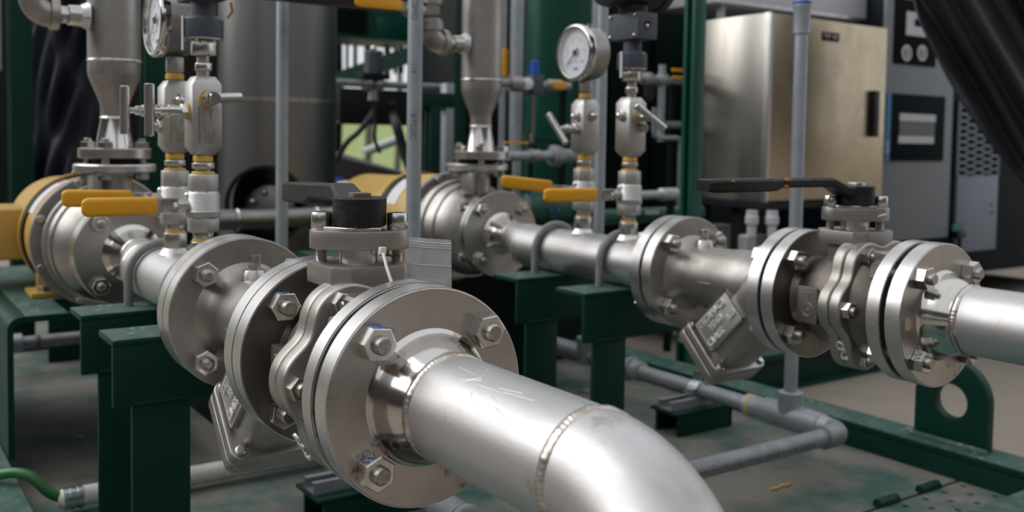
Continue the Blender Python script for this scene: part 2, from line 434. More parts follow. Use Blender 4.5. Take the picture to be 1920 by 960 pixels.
def outlet_spool(y, label, nm, elbow=True, marks=()):
    x0 = -.7153; t = thing('outlet_spool', label, 'pipe', (x0, y, ZA), 'stainless outlet pipes')
    fl = disc(MB(), -.0222, 0).build('flange', 'steel_machined', t)
    MB().ring((0, 0, 0), X3, .088, .0956, -.0216, -.0008, 96).build('rim', 'steel_rim', fl)
    hub = [(0, .0600), (.0015, .0572), (.004, .0553), (.009, .0538), (.016, .0521), (.024, .0495), (.031, .0466), (.036, .0450), (.040, .0444)]
    MB().lathe(hub, (0, 0, 0), X3, 64).build('hub', 'steel_polished', t, angle=60)
    def wob(a, tt): return (.00011*math.sin(a*62+3*math.sin(a*5))+.00028*math.sin(a*7+1)+.0002*math.sin(a*17)) * (1 if .002 < tt < .010 else .15)
    MB().lathe([(0, .0442), (.002, .0456), (.005, .0466), (.008, .0459), (.011, .0443)], (.034, 0, 0), X3, 560, wob=wob).build('weld_bead', 'steel_weld', t, angle=80)
    pipe = MB().lathe([(.044, .04445), (.222, .04445)], (0, 0, 0), X3, 72).build('pipe', 'steel_pipe', t, angle=60)
    MB().lathe([(0, .0442), (.0025, .0457), (.0055, .0463), (.0085, .0456), (.011, .0443)], (.2165, 0, 0), X3, 560, wob=wob).build('weld_bead', 'steel_weld', t, angle=80)
    d = V((0, -.17, -.985)).normalized(); R = .1143
    pth = [V((.222, 0, 0)) + d*R + (-d*math.cos(a)+X3*math.sin(a))*R for a in [PI/2*i/24 for i in range(25)]]
    MB().tube(pth, .0446, 72).build('elbow', 'steel_pipe', t, angle=60)
    e = pth[-1]
    MB().lathe([(0, .0446), (.05, .0446), (.05, .0457), (.058, .0457), (.058, .04445), (.16, .04445)], e, d, 48).build('drop_pipe', 'steel_pipe', t)
    if 1 in marks:                      # bright scratches on the upper side of the near pipe
        sc = MB(); rs = random.Random(11)
        for k in range(16):
            x1 = rs.uniform(.085, .150); a1 = rs.uniform(1.75, 2.35); dx, da = rs.uniform(-.03, .035), rs.uniform(-.35, .35)
            sc.tube([(x1+dx*i/6, .0445*math.cos(a1+da*i/6), .0445*math.sin(a1+da*i/6)) for i in range(7)], .00022, 5)
        sc.build('scratches', 'letter_bright', pipe)
    if not marks or 1 not in marks:
        MB().prism([(-.006, -.008), (.003, -.009), (.008, -.002), (.005, .006), (-.002, .009), (-.007, .004)], (.0002, -.078, -.004), Y3, Z3, X3, .0006).build('paper_scrap', 'scrap_tan', fl)
    g = MB().lathe([(0, .064), (.0080, .064)], (-.0303, 0, 0), X3, 64).build('gasket', 'gasket', t)
    bolts4(t, x0, -.7653, -.7153, marks=marks, ends=(.0195, .0215))
    return t

def ball_valve(y, label, lever_dir, lever_label, tilt=0., rust=False, fat=.0, g=0.):
    x0 = -.854; t = thing('ball_valve', label, 'ball valve', (x0, y, ZA), 'flanged stainless ball valves')
    L = lambda X: X-x0
    # flanges
    fl = disc(MB(), L(-.9435)+g, L(-.9194)).build('inlet_flange', 'steel_cast_dark', t)
    MB().ring((0, 0, 0), X3, .088, .0956, L(-.9428)+g, L(-.9202), 96).build('rim', 'steel_rim', fl)
    fl = disc(MB(), L(-.7653), L(-.7457)).build('outlet_flange', 'steel_machined', t)
    MB().ring((0, 0, 0), X3, .088, .0956, L(-.7645), L(-.7463), 96).build('rim', 'steel_rim', fl)
    # cast body: tail piece + main body
    MB().lathe([(L(-.920), .058), (L(-.914), .054), (L(-.905), .053), (L(-.897), .060), (L(-.880), .068), (L(-.860), .0735), (L(-.838), .0765)], (0, 0, 0), X3, 64).build('body', 'steel_cast_dark', t, angle=60)
    MB().lathe([(L(-.81), .078), (L(-.80), .076), (L(-.788), .068), (L(-.776), .062), (L(-.7645), .064)], (0, 0, 0), X3, 64).build('end_body', 'steel_cast_dark', t, angle=60)
    eb = MB().bb(L(-.808), L(-.7655), -.046, .046, .030, .0815).build('end_body_top', 'steel_cast_dark', t, bevel=.008, bseg=3)
    # lobed split flange, two halves
    def lob(k=1.):
        P = []
        for i in range(144):
            a = 2*PI*i/144; c = math.cos(6*a); r = .0905+.0070*c-.001*math.cos(12*a); P.append((r*math.cos(a)*k, r*math.sin(a)*k))
        return P
    MB().prism(lob(), (L(-.842), 0, 0), Y3, Z3, X3, .0178).build('split_flange', 'steel_cast', t, bevel=.0032, bseg=3, angle=50)
    MB().prism(lob(), (L(-.8232), 0, 0), Y3, Z3, X3, .0178).build('split_flange', 'steel_cast', t, bevel=.0032, bseg=3, angle=50)
    MB().prism(lob(.97), (L(-.8246), 0, 0), Y3, Z3, X3, .0018).build('joint_seal', 'gasket', t)
    for k in range(6):
        a = PI/3*k
        stud(t, L(-.842), L(-.8054), .0825*math.cos(a), .0825*math.sin(a), r=.0064, af=.0205, ends=(.0, .0165), hv=.0115, name='body_bolt')
    # maker's plate cast on the body side, letters reading down the side
    pl = MB().prism(rrect(.036, .052, .004), (L(-.8755), -.0745, -.004), X3, Z3, Y3, .012).build('cast_plate', 'steel_cast_dark', t, bevel=.0012)
    r_ = MB()
    r_.ring((L(-.8735), -.0745, -.010), -Y3, .0082, .0098, -.0002, .0011, 24)
    r_.bb(L(-.8755)-.007, L(-.8755)+.010, -.0756, -.0745, .0125, .0141)
    r_.bb(L(-.8735)-.0012, L(-.8735)+.0012, -.0756, -.0745, .002, .0135)
    r_.bb(L(-.8735)-.005, L(-.8735)+.005, -.0756, -.0745, -.0107, -.0093)
    r_.bb(L(-.8735)-.0045, L(-.8735)-.0033, -.0756, -.0745, -.0145, -.0055)
    r_.bb(L(-.8735)+.0033, L(-.8735)+.0045, -.0756, -.0745, -.0145, -.0055)
    r_.build('emblem', 'steel_rim', pl)
    # raised size marking on the lower edge of the split flange
    for k, ch_ in enumerate('1/2CF3'):
        if ch_ == '/': continue
    n1 = V((0, -math.cos(.62), -math.sin(.62)))
    text('size_mark', 'CF-3', .016, V((L(-.8143), 0, 0))+n1*.0845+V((0, -.006, -.0085)), V((0, .5, -.86)), X3, 'letter_bright', t, depth=.0012)
    # top works
    tp = MB(); tp.bb(-.026, .036, -.030, .030, .030, .0825)
    tp.build('bonnet', 'steel_cast_dark', t, bevel=.006, bseg=3)
    pad = [(.036, .024), (.024, .036), (-.024, .036), (-.036, .024), (-.036, -.024), (-.024, -.036), (.024, -.036), (.036, -.024)]
    ca, sa = math.cos(math.radians(12)), math.sin(math.radians(12))
    pad = [(1.18*a, 1.18*b) for a, b in pad]
    MB().prism(pad, (0, 0, .082), X3, Y3, Z3, .0205).build('mounting_pad', 'steel_cast', t, bevel=.002, bseg=2)
    MB().lathe([(0, .0195), (.012, .0195), (.012, .022), (.016, .022), (.016, .019), (.032, .019)], (0, 0, .1022), Z3, 40).build('stem_housing', 'steel_clean', t)
    # gland flange: long oval with two screws across
    gd = V((-.45, -.90, 0)).normalized() if lever_dir is None else V((-.50, -.866, 0))
    gp = Z3.cross(gd)
    def oval():
        P = []
        for i in range(60):
            a = 2*PI*i/60; c, s_ = math.cos(a), math.sin(a)
            r = 1/((abs(c)/.048)**2.4+(abs(s_)/.026)**2.4)**(1/2.4); P.append((r*c, r*s_))
        return P
    MB().prism(oval(), (0, 0, .1155), gd, gp, Z3, .0185).build('gland_flange', 'steel_cast', t, bevel=.002, bseg=2, angle=40)
    sp = [(-.02, -.027), (.012, -.030), (.034, -.018), (.034, .012), (.010, .027), (-.022, .022)]
    MB().prism(sp, (0, 0, .134), gd, gp, Z3, .0032).build('stop_plate', 'steel_clean', t, bevel=.0008, bseg=1)
    for s_ in (-1, 1):
        c = gd*s_*.0365
        sc = MB().lathe([(0, .0052), (.034, .0052)], c+V((0, 0, .1022)), Z3, 16).build('gland_screw', 'stud_thread', t)
        hd = MB(); hd.lathe([(0, .0096), (.001, .0102), (.0150, .0102), (.0165, .0092), (.0165, .0055), (.010, .0052), (.010, .0)], c+V((0, 0, .134)), Z3, 28, caps=False)
        hd.build('socket_head', 'bolt_steel', sc)
        th = MB()
        for k in range(8): th.lathe([(0, .0050), (.0008, .0058), (.0016, .0050)], c+V((0, 0, .1030+.0017*k)), Z3, 16, caps=False)
        th.build('thread', 'bolt_steel', sc)
    # lever
    d = V(lever_dir).normalized(); p = Z3.cross(d)
    lv = MB(); mt = 'lever_rust' if rust else 'lever_black'
    lv.lathe([(0, .0245), (.0015, .026), (.0268, .026), (.028, .0245)], (0, 0, .1372), Z3, 40)
    hub = lv.build('lever_hub', mt, t, angle=40)
    hub['label'] = 'round black lever hub on the valve stem'
    secs = [(.008, .017, .151, .164), (.024, .017, .150, .165), (.034, .0155, .152, .166), (.058, .014, .163, .1755), (.066, .0135, .1645, .177), (.10, .013, .1645, .177), (.165, .0125, .1645, .1765),
            (.175, .0135, .1610, .1768), (.19, .0155, .1600, .177), (.292, .0155, .1600, .177), (.300, .013, .1615, .1755)]
    P = []; F = []
    for s_, w, z0, z1 in secs:
        dz = -tilt*max(0, s_-.03)
        c = d*s_; e = min(.003, (z1-z0)*.25); z0 -= fat*min(1, max(0, (s_-.03)/.04))*(1.25 if s_ > .17 else 1)
        for a, b in ((-w, z0+e), (-w, z1-e), (-w+e, z1), (w-e, z1), (w, z1-e), (w, z0+e), (w-e, z0), (-w+e, z0)):
            P.append(c+p*a+V((0, 0, b+dz)))
    for i in range(len(secs)-1):
        for k in range(8): j = (k+1) % 8; F.append((i*8+k, i*8+j, i*8+8+j, i*8+8+k))
    F += [tuple(range(7, -1, -1)), tuple(range(len(secs)*8-8, len(secs)*8))]
    la = MB().add(P, F).build('lever_arm', mt, t, angle=40); la['label'] = lever_label
    if rust:
        for s_, z_, r0 in ((.158, .1752, .005), (.162, .1665, .0042), (.262, .1745, .003)):
            MB().ball(d*s_+p*(.0125 if s_ < .2 else .0150)+V((0, 0, z_)), r0, 8, (1, 1, .6)).build('rust_patch', 'rust_orange', la)
    st = MB(); st.prism(rrect(.019, .019, .003, 3), (0, 0, .162), d, p, Z3, .0075); st.build('stem_nut', 'rust_stain' if not rust else 'steel_clean', t, bevel=.001)
    MB().lathe([(0, .064), (.0075, .064)], (L(-.9480), 0, 0), X3, 48).build('gasket', 'gasket', t)
    bolts4(t, x0, -.9696, -.9194, marks=(1, 2) if not rust else (), ends=(.0195, .0245))
    return t

def strainer(y, label, g=0.):
    x0 = -1.176; t = thing('y_strainer', label, 'strainer', (x0, y, ZA), 'flanged stainless strainers')
    L = lambda X: X-x0
    fl = disc(MB(), L(-1.2002)+g, L(-1.176)).build('inlet_flange', 'steel_cast', t)
    MB().ring((0, 0, 0), X3, .088, .0956, L(-1.1994)+g, L(-1.1768), 96).build('rim', 'steel_rim', fl)
    fl = disc(MB(), L(-.9696), L(-.9454)-g).build('outlet_flange', 'steel_cast', t)
    MB().ring((0, 0, 0), X3, .088, .0956, L(-.9688), L(-.9462)-g, 96).build('rim', 'steel_rim', fl)
    m = MB()
    m.lathe([(-.001, .066), (.003, .060), (.009, .0545), (.018, .0505), (.030, .0485), (.085, .0490), (.112, .0515), (.135, .0515), (.155, .0470), (.172, .0410), (.186, .0375), (.198, .038), (.2065, .042)], (0, 0, 0), X3, 64)
    # leg: starts on the run axis, slopes upstream and down
    o = V((L(-.985), 0, 0)); d = V((-1, 0, -1)).normalized(); e2 = V((1, 0, -1)).normalized()
    P = []; F = []; K = 48; S = [(-.03, .034, 2.), (-.012, .050, 2.), (.008, .0540, 2.), (.03, .0525, 2.2), (.062, .0485, 3.2), (.10, .0475, 4.2), (.14, .047, 4.), (.153, .047, 3.6)]
    for s_, w, n_ in S:
        for i in range(K):
            a = 2*PI*i/K; c, q = math.cos(a), math.sin(a)
            r = w/((abs(c)**n_+abs(q)**n_)**(1/n_)); P.append(o+d*s_+Y3*(r*c)+e2*(r*q))
    for i in range(len(S)-1):
        for k in range(K): j = (k+1) % K; F.append((i*K+k, i*K+j, i*K+K+j, i*K+K+k))
    F += [tuple(range(K-1, -1, -1)), tuple(range((len(S)-1)*K, len(S)*K))]
    m.add(P, F)
    m.build('body', 'steel_cast', t, angle=55)
    # square cover flange and cover
    MB().prism(rrect(.116, .106, .014), o+d*.150, Y3, e2, d, .0155).build('leg_flange', 'steel_cast', t, bevel=.0022, bseg=3, angle=45)
    MB().prism(rrect(.112, .102, .014), o+d*.1652, Y3, e2, d, .0012).build('cover_gasket', 'gasket', t)
    MB().prism(rrect(.116, .106, .014), o+d*.1662, Y3, e2, d, .0165).build('cover', 'steel_cast', t, bevel=.0022, bseg=3, angle=45)
    for a in (-1, 1):
        for b in (-1, 1):
            c = o+Y3*(a*.047)+e2*(b*.042)
            bo = MB().lathe([(0, .0058), (.004, .0062), (.0052, .0045)], c+d*.1505, -d, 20).build('cover_bolt', 'steel_clean', t)
            MB().hexa(c+d*.1826, c+d*.1906, .015).build('bolt_head', 'bolt_steel', bo)
    # raised rating plate
    pc = o+d*.097-e2*.012-Y3*.0468
    pl = MB().prism(rrect(.094, .058, .002, 2), pc, -d, -e2, -Y3, .0055).build('rating_plate', 'steel_bead', t, bevel=.0012)
    fr = MB()
    for a, b, w, h in ((0, .0275, .094, .003), (0, -.0275, .094, .003), (.0455, 0, .003, .058), (-.0455, 0, .003, .058)):
        R = Matrix((-d, -e2, (-d).cross(-e2))).transposed()
        fr.box(pc-d*a-e2*b-Y3*.0058, (w, h, .0016), R)
    fr.build('plate_border', 'steel_clean', pl)
    for s_, a, b, z in (('TITAN-CI', -.004, .0165, .0168), ('YS-61', -.004, .0010, .0150), ('CLASS', -.021, -.0165, .0150), ('150', .029, -.0085, .0140)):
        text('raised_letters', s_, z, pc-d*a-e2*b-Y3*.006, -d, -e2, 'letter_bright', pl, depth=.0019, bold=.0006)
    # top plug and boss, cast flow arrow
    pg = MB().lathe([(0, .0165), (.010, .0140), (.013, .0128), (.013, .0075), (.019, .0075)], (L(-1.148), 0, .046), Z3, 28).build('plug_boss', 'steel_clean', t)
    MB().prism(rrect(.0125, .0125, .001, 2), (L(-1.148), 0, .064), X3, Y3, Z3, .013).build('plug_head', 'bolt_steel', pg, bevel=.0015)
    ar = MB(); ar.bb(.062, .092, -.0500, -.0470, -.0055, -.0035)
    ar.build('flow_mark', 'steel_clean', t, bevel=.0005)
    g = MB().lathe([(0, .064), (.009, .064)], (L(-1.2055), 0, 0), X3, 48).build('gasket', 'gasket', t)
    bolts4(t, x0, -1.2272, -1.176, ends=(.0195, .0245), dome=True)
    return t

def inlet_spool(y, label, g=0.):
    """eccentric reducer spool from the pump flange to the strainer"""
    x0 = -1.76; e = .0143
    t = thing('inlet_spool', label, 'pipe', (x0, y, ZA), 'stainless inlet pipes')
    L = lambda X: X-x0
    f1 = MB().lathe([(0, .094), (.0012, .09525), (.0208, .09525), (.022, .094)], (-.022, 0, e), X3, 96).build('pump_side_flange', 'steel_clean', t)
    MB().lathe([(0, .050), (.004, .044), (.012, .0385), (.030, .0330), (.042, .0305)], (0, 0, e), X3, 48).build('hub', 'steel_polished', t, angle=60)
    # eccentric reducer, flat on top
    m = MB(); P = []; F = []; K = 56; S = []
    for i in range(13):
        q = i/12; k = q*q*(3-2*q); S.append((.042+.008+.062*q, .0302+(.04445-.0302)*k, e*(1-k)))
    S = [(.042, .0302, e)]+S+[(L(-1.2272)-.012, .04445, 0)]
    for x, r, z in S:
        for i in range(K): a = 2*PI*i/K; P.append(V((x, r*math.cos(a), z+r*math.sin(a))))
    for i in range(len(S)-1):
        for k in range(K): j = (k+1) % K; F.append((i*K+k, i*K+j, i*K+K+j, i*K+K+k))
    m.add(P, F).build('pipe', 'steel_pipe', t, angle=60)
    MB().lathe([(0, .0300), (.003, .0315), (.006, .0300)], (.046, 0, e), X3, 64).build('weld_bead', 'steel_weld', t)
    MB().lathe([(0, .0440), (.003, .0456), (.006, .0440)], (.112, 0, 0), X3, 64).build('weld_bead', 'steel_weld', t)
    f2 = MB(); disc(f2, L(-1.2272), L(-1.2025)-g)
    o = f2.build('strainer_side_flange', 'steel_clean', t)
    MB().lathe([(0, .0445), (.020, .052), (.024, .057)], (L(-1.2272)-.024, 0, 0), X3, 48).build('hub', 'steel_clean', t)
    MB().ring((0, 0, 0), X3, .088, .0956, L(-1.2264), L(-1.2033)-g, 96).build('rim', 'steel_rim', o)
    for xs in STK[y]:
        MB().lathe([(0, .023), (.006, .019), (.010, .0165)], (xs-x0, 0, .041), Z3, 24, wob=lambda a, q: .0008*math.sin(9*a)).build('branch_weld', 'steel_rim', t)
    for k in range(4):
        a = PI/4+PI/2*k
        s = stud(t, -.062, 0, BC*math.cos(a), e+BC*math.sin(a), cat_dome=True, name='pump_bolt')
    return t

STK = {YA: (-1.4930, -1.3530), YB: (-1.4720, -1.3390)}

# ---------- small instrument valves
def small_valve(x, y, label, d, L_, lift=0.):
    z0 = ZA+.0445
    t = thing('instrument_ball_valve', label, 'ball valve', (x, y, z0), 'small ball valves with yellow levers')
    q = z0
    b = MB()
    MB().hexa((0, 0, .006), (0, 0, .030), .031, .2).build('coupling', 'steel_clean', t, bevel=.0008, bseg=1)
    MB().hexa((0, 0, .031), (0, 0, .043), .024, .5).build('nipple', 'steel_clean', t, bevel=.0006, bseg=1)
    MB().lathe([(0, .0145), (.002, .0148), (.004, .014)], (0, 0, .0295), Z3, 20).build('thread_tape', 'tape_yellow', t)
    MB().hexa((0, 0, .043), (0, 0, .064), .039, .2).build('end_hex', 'steel_bead', t, bevel=.001, bseg=1)
    b.lathe([(0, .020), (.003, .0238), (.010, .0242), (.012, .0228), (.034, .0228), (.038, .020)], (0, 0, .062), Z3, 36)
    b.build('body', 'steel_bead', t)
    MB().hexa((0, 0, .098), (0, 0, .124), .037, .2).build('top_hex', 'steel_bead', t, bevel=.001, bseg=1)
    MB().lathe([(0, .015), (.0015, .0158), (.004, .015)], (0, 0, .1235), Z3, 20).build('thread_tape', 'tape_yellow', t)
    d = V(d).normalized(); s = Z3.cross(d); zz = .081
    MB().cyl(d*.015+Z3*zz, d*.036+Z3*zz, .009, seg=18).build('stem_boss', 'steel_bead', t)
    # lever: metal strap then dipped grip; strap hangs from the stem nut sideways
    n0 = d*.034+Z3*zz
    MB().hexa(n0, n0+d*.008, .012).build('stem_nut', 'bolt_steel', t)
    up = lift
    lv = MB(); R = Matrix((d, s, Z3)).transposed()
    pts = [(.026, 0), (.052, 0), (.066, up*.2), (L_*.55, up*.5)]
    for (a, za), (c, zc) in zip(pts, pts[1:]):
        lv.add([d*a+s*-.0015+Z3*(zz+za-.0095), d*a+s*.0015+Z3*(zz+za-.0095), d*a+s*.0015+Z3*(zz+za+.0095), d*a-s*.0015+Z3*(zz+za+.0095),
                d*c+s*-.0015+Z3*(zz+zc-.0095), d*c+s*.0015+Z3*(zz+zc-.0095), d*c+s*.0015+Z3*(zz+zc+.0095), d*c-s*.0015+Z3*(zz+zc+.0095)],
               [(0, 1, 2, 3), (7, 6, 5, 4), (0, 4, 5, 1), (1, 5, 6, 2), (2, 6, 7, 3), (3, 7, 4, 0)])
    a = lv.build('lever', 'steel_bead', t)
    lb = MB(); lb.box(d*.046+Z3*zz, (.022, .010, .021), R); lb.build('lever_lock', 'steel_clean', a, bevel=.0015)
    g = MB(); g0, g1 = L_*.40, L_; K = 12; P = []; F = []
    prof = [(g0, .86), (g0+.002, 1), (g1-.008, 1.04), (g1-.003, .9), (g1, .6)]
    for gx, k in prof:
        zl = zz+up*(gx/L_)
        for u_, v_ in rrect(.011*k, .0245*k, .0052*k, 3): P.append(d*gx+s*u_+Z3*(zl+v_))
    K = len(rrect(1, 1, .1, 3))
    for i in range(len(prof)-1):
        for k in range(K): j = (k+1) % K; F.append((i*K+k, i*K+j, i*K+K+j, i*K+K+k))
    F += [tuple(range(K-1, -1, -1)), tuple(range((len(prof)-1)*K, len(prof)*K))]
    gr = g.add(P, F).build('lever_grip', 'grip_yellow', t); gr['label'] = 'yellow dipped lever grip'
    MB().ball(-d*.0+V((.0, -.021, .094)), .0055, 10).build('vent_screw', 'steel_clean', t)
    # nipple up to the manifold
    MB().cyl((0, 0, .124), (0, 0, .152), .0105).build('riser_nipple', 'stud_thread', t)
    MB().hexa((0, 0, .131), (0, 0, .140), .027, .3).build('nipple_hex', 'steel_clean', t, bevel=.0006, bseg=1)
    MB().lathe([(0, .0118), (.002, .0135), (.008, .0135), (.010, .0118)], (0, 0, .1405), Z3, 20).build('thread_tape', 'tape_yellow', t)
    return t

def manifold(x, y, label, kind):
    z0 = .592; t = thing('needle_valve_manifold', label, 'needle valve', (x, y, z0), 'bar stock needle valve manifolds')
    w = .0205; P = []; F = []
    for z, k in ((0, .52), (.014, 1), (.094, 1), (.108, .52)):
        for a, b in ((-1, -1), (1, -1), (1, 1), (-1, 1)): P.append((a*w*k, b*w*k, z))
    P2 = []; rows = []
    c = .3
    for z, k in ((0, .66), (.0105, 1), (.0975, 1), (.108, .66)):
        row = []
        for a, b in ((-1, -c), (-c*1.0, -1), (c, -1), (1, -c), (1, c), (c, 1), (-c, 1), (-1, c)):
            q = w*k
            cc = 1-.10
            aa = a if abs(a) == 1 else math.copysign(cc, a); bb_ = b if abs(b) == 1 else math.copysign(cc, b)
            row.append(len(P2)); P2.append((aa*q, bb_*q, z))
        rows.append(row)
    for a, b in zip(rows, rows[1:]):
        for k in range(8): j = (k+1) % 8; F.append((a[k], a[j], b[j], b[k]))
    F += [tuple(reversed(rows[0])), tuple(rows[-1])]
    blk = MB().add(P2, F).build('block', 'steel_bead', t, bevel=.0006, bseg=1, angle=25)
    def valve(dr, tb, zc, L_=.058, tape=True, tk_=1., off=0.):
        dr = V(dr).normalized(); o = V((0, 0, zc))
        bn = MB(); bn.hexa(o+dr*w, o+dr*(w+.011), .019, .1)
        bn.lathe([(0, .0080), (.010, .0080), (.010, .0092), (.017, .0092), (.017, .0070), (.026, .0070)], o+dr*(w+.010), dr, 18)
        b = bn.build('bonnet', 'bolt_steel', t)
        if tape: MB().lathe([(0, .0122), (.003, .0122)], o+dr*(w-.0004), dr, 20).build('thread_tape', 'tape_yellow', b)
        st = MB().cyl(o+dr*(w+.03), o+dr*(w+L_*.80), .0045, seg=12).build('stem', 'bolt_steel', b)
        tb = V(tb).normalized(); e = o+dr*(w+L_*.78)
        MB().lathe([(0, .0055), (.001, .0068), (.071*tk_-.001, .0068), (.071*tk_, .0055)], e-tb*.0355*tk_+tb*off, tb, 18).build('tee_bar', 'steel_clean', t)
    def plug(dr, zc):
        dr = V(dr); o = V((0, 0, zc))
        MB().hexa(o+dr*w, o+dr*(w+.006), .018).build('plug', 'bolt_steel', t)
        MB().ball(o+dr*(w+.007), .0075, 12).build('plug_dome', 'bolt_steel', t)
    if kind == 'gauge_near':
        valve(-Y3, Z3, .062, .066); plug(X3, .078); plug(-Y3, .040)
        eng(blk, w, t)
    elif kind == 'tx_near':
        valve(-Y3, Z3, .060, .066, True); valve(X3, (.0, .998, .06), .077, .036, tk_=.62, off=.016)
        eng(blk, w, t)
    elif kind == 'gauge_far':
        valve(-Y3, (.55, .2, -.8), .050, .062, False); plug(X3, .076); plug(-Y3, .074)
    else:
        valve(X3, (.3, .75, -.60), .072, .040); plug(-Y3, .074)
        MB().hexa((w, .004, .052), (w+.016, .004, .052), .014).build('vent_plug', 'bolt_steel', t)
    return t
def eng(blk, w, t):
    # worn engraving on the +X face, rows of unreadable small characters running upwards
    re_ = random.Random(4); m = MB()
    for y, z0, z1, h in ((-.011, .016, .066, .0026), (-.006, .034, .062, .0016), (-.002, .016, .036, .0016), (.002, .016, .030, .0016), (.0055, .016, .029, .0016), (.009, .016, .036, .0016), (.0045, .046, .060, .0020)):
        z = z0
        while z < z1:
            w_ = re_.uniform(.0007, .0018); m.bb(w, w+.0002, y-h/2, y+h/2*re_.uniform(.5, 1), z, z+w_); z += w_+re_.uniform(.0004, .0011)
    m.build('engraving', 'print_grey', t)

def gauge(x, y, label):
    z0 = .700; t = thing('pressure_gauge', label, 'pressure gauge', (x, y, z0), 'round stainless pressure gauges')
    MB().hexa((0, 0, .012), (0, 0, .036), .024, .2).build('stem', 'steel_cast', t, bevel=.0008, bseg=1)
    MB().cyl((0, 0, 0), (0, 0, .014), .0095).build('thread', 'stud_thread', t)
    MB().lathe([(0, .0115), (.002, .0135), (.008, .0135), (.010, .0115)], (0, 0, .001), Z3, 20).build('thread_tape', 'tape_yellow', t)
    c = V((0, 0, .0885)); d = -Y3
    MB().lathe([(-.020, .046), (-.018, .050), (.020, .050), (.022, .051)], c, d, 64).build('case', 'steel_cast', t)
    MB().lathe([(.018, .050), (.019, .0545), (.026, .0555), (.032, .0545), (.034, .0515), (.033, .0475), (.027, .0465)], c, d, 72, caps=False).build('bezel', 'steel_polished', t, angle=50)
    dl = MB().lathe([(.024, .0475), (.0255, .0475)], c, d, 64).build('dial', 'dial', t)
    # scale: ticks and two rings, needle, printed figures
    u = X3; f = c+d*.0257
    tk = MB()
    for i in range(41):
        a = math.radians(225-270*i/40); r0, r1 = (.0345, .041) if i % 5 == 0 else (.038, .041)
        v1 = X3*math.cos(a)+Z3*math.sin(a); n = Z3*math.cos(a)-X3*math.sin(a); hw = .0004
        tk.add([f+v1*r0-n*hw, f+v1*r1-n*hw, f+v1*r1+n*hw, f+v1*r0+n*hw], [(0, 1, 2, 3)])
    tk.build('scale', 'print_black', dl)
    tr = MB()
    for i in range(28):
        a = math.radians(225-270*i/28); b = math.radians(225-270*(i+.8)/28)
        q = [X3*math.cos(k)+Z3*math.sin(k) for k in (a, b)]
        tr.add([f+q[0]*.0290, f+q[0]*.0302, f+q[1]*.0302, f+q[1]*.0290], [(0, 1, 2, 3)])
    tr.build('inner_scale', 'print_red', dl)
    for i, s in enumerate(('0', '2', '4', '6', '8', '10')):
        a = math.radians(225-270*i/5)
        text('figure', s, .0062, f+(X3*math.cos(a)+Z3*math.sin(a))*.0245+d*.0002, X3, Z3, 'print_black', dl, depth=.0001)
    text('unit_mark', 'bar', .006, f+V((0, 0, -.016))+d*.0002, X3, Z3, 'print_red', dl, depth=.0001)
    MB().bb(-.006, .006, f.y-.0003, f.y, f.z-.033, f.z-.028).build('blue_mark', 'marker_blue', dl)
    a = math.radians(222); v1 = X3*math.cos(a)+Z3*math.sin(a); n = Z3*math.cos(a)-X3*math.sin(a); g = f+d*.003
    nd = MB().prism([(-.012, -.0020), (.036, -.0007), (.036, .0007), (-.012, .0020)], g, v1, n, d, .0006)
    nd.lathe([(-.001, .0052), (.002, .0052)], g, d, 18)
    nd.build('needle', 'print_black', t)
    MB().lathe([(0, .047), (.001, .047)], c+d*.0300, d, 48).build('window', 'glass', t)
    MB().cyl(c+V((.0, .006, .049)), c+V((.0, .006, .058)), .005).build('vent_plug', 'steel_clean', t)
    return t

def transmitter(x, y, label, wires):
    z0 = .700; t = thing('pressure_transmitter', label, 'transmitter', (x, y, z0), 'grey-blue pressure transmitters')
    MB().cyl((0, 0, 0), (0, 0, .034), .0088).build('thread', 'stud_thread', t)
    MB().hexa((0, 0, .008), (0, 0, .019), .021, .2).build('lower_nut', 'bolt_steel', t, bevel=.0006, bseg=1)
    MB().hexa((0, 0, .029), (0, 0, .050), .032, .2).build('process_nut', 'bolt_steel', t, bevel=.0008, bseg=1)
    MB().lathe([(.0505, .0265), (.053, .0270)], (0, 0, 0), Z3, 40).build('clamp_ring', 'steel_clean', t)
    for k in range(6):
        a = PI/3*k+.4; MB().ball((.0235*math.cos(a), .0235*math.sin(a), .0500), .0026, 8).build('ring_screw', 'bolt_steel', t)
    MB().lathe([(.053, .0268), (.0545, .0275), (.078, .0275), (.083, .0225), (.084, .0170), (.106, .0168)], (0, 0, 0), Z3, 48).build('collar', 'transmitter_blue', t)
    bx = MB().bb(-.042, .040, -.024, .024, .104, .152).build('terminal_box', 'transmitter_blue', t, bevel=.002)
    for a in (-.034, .032):
        for b in (.110, .146): MB().ball((a, -.0245, b), .0035, 10).build('cover_screw', 'bolt_steel', bx)
    MB().lathe([(0, .007), (.0015, .0072), (.002, .005), (-.006, .0045)], (.040, 0, .13), X3, 20).build('cable_port', 'black_plastic', bx)
    MB().ball((.0405, -.002, .127), .0042, 10).build('port_plug', 'bolt_steel', bx)
    MB().lathe([(.150, .026), (.166, .028)], (0, 0, 0), Z3, 32).build('neck', 'dark_housing', t)
    hd = MB().lathe([(-.070, .036), (-.066, .044), (-.050, .046), (-.048, .043), (.048, .043), (.050, .046), (.066, .044), (.070, .036)], (0, 0, .205), Y3, 48)
    hd.build('electronics_head', 'dark_housing', t)
    MB().bb(.030, .062, -.016, .016, .18, .22).build('side_port', 'dark_housing', t, bevel=.004)
    MB().bb(.0, .0060, -.0295, -.0280, .035, .082).build('tag_strip', 'panel_light', t)
    if wires:
        for k, (m, dx) in enumerate((('nylon', 0), ('gold_paint', .003))):
            MB().tube([(.012+dx, .030, .082), (.016+dx, .036, .092), (.014+dx, .034, .104)], .0017, 8).build('wire', m, t)
    return t

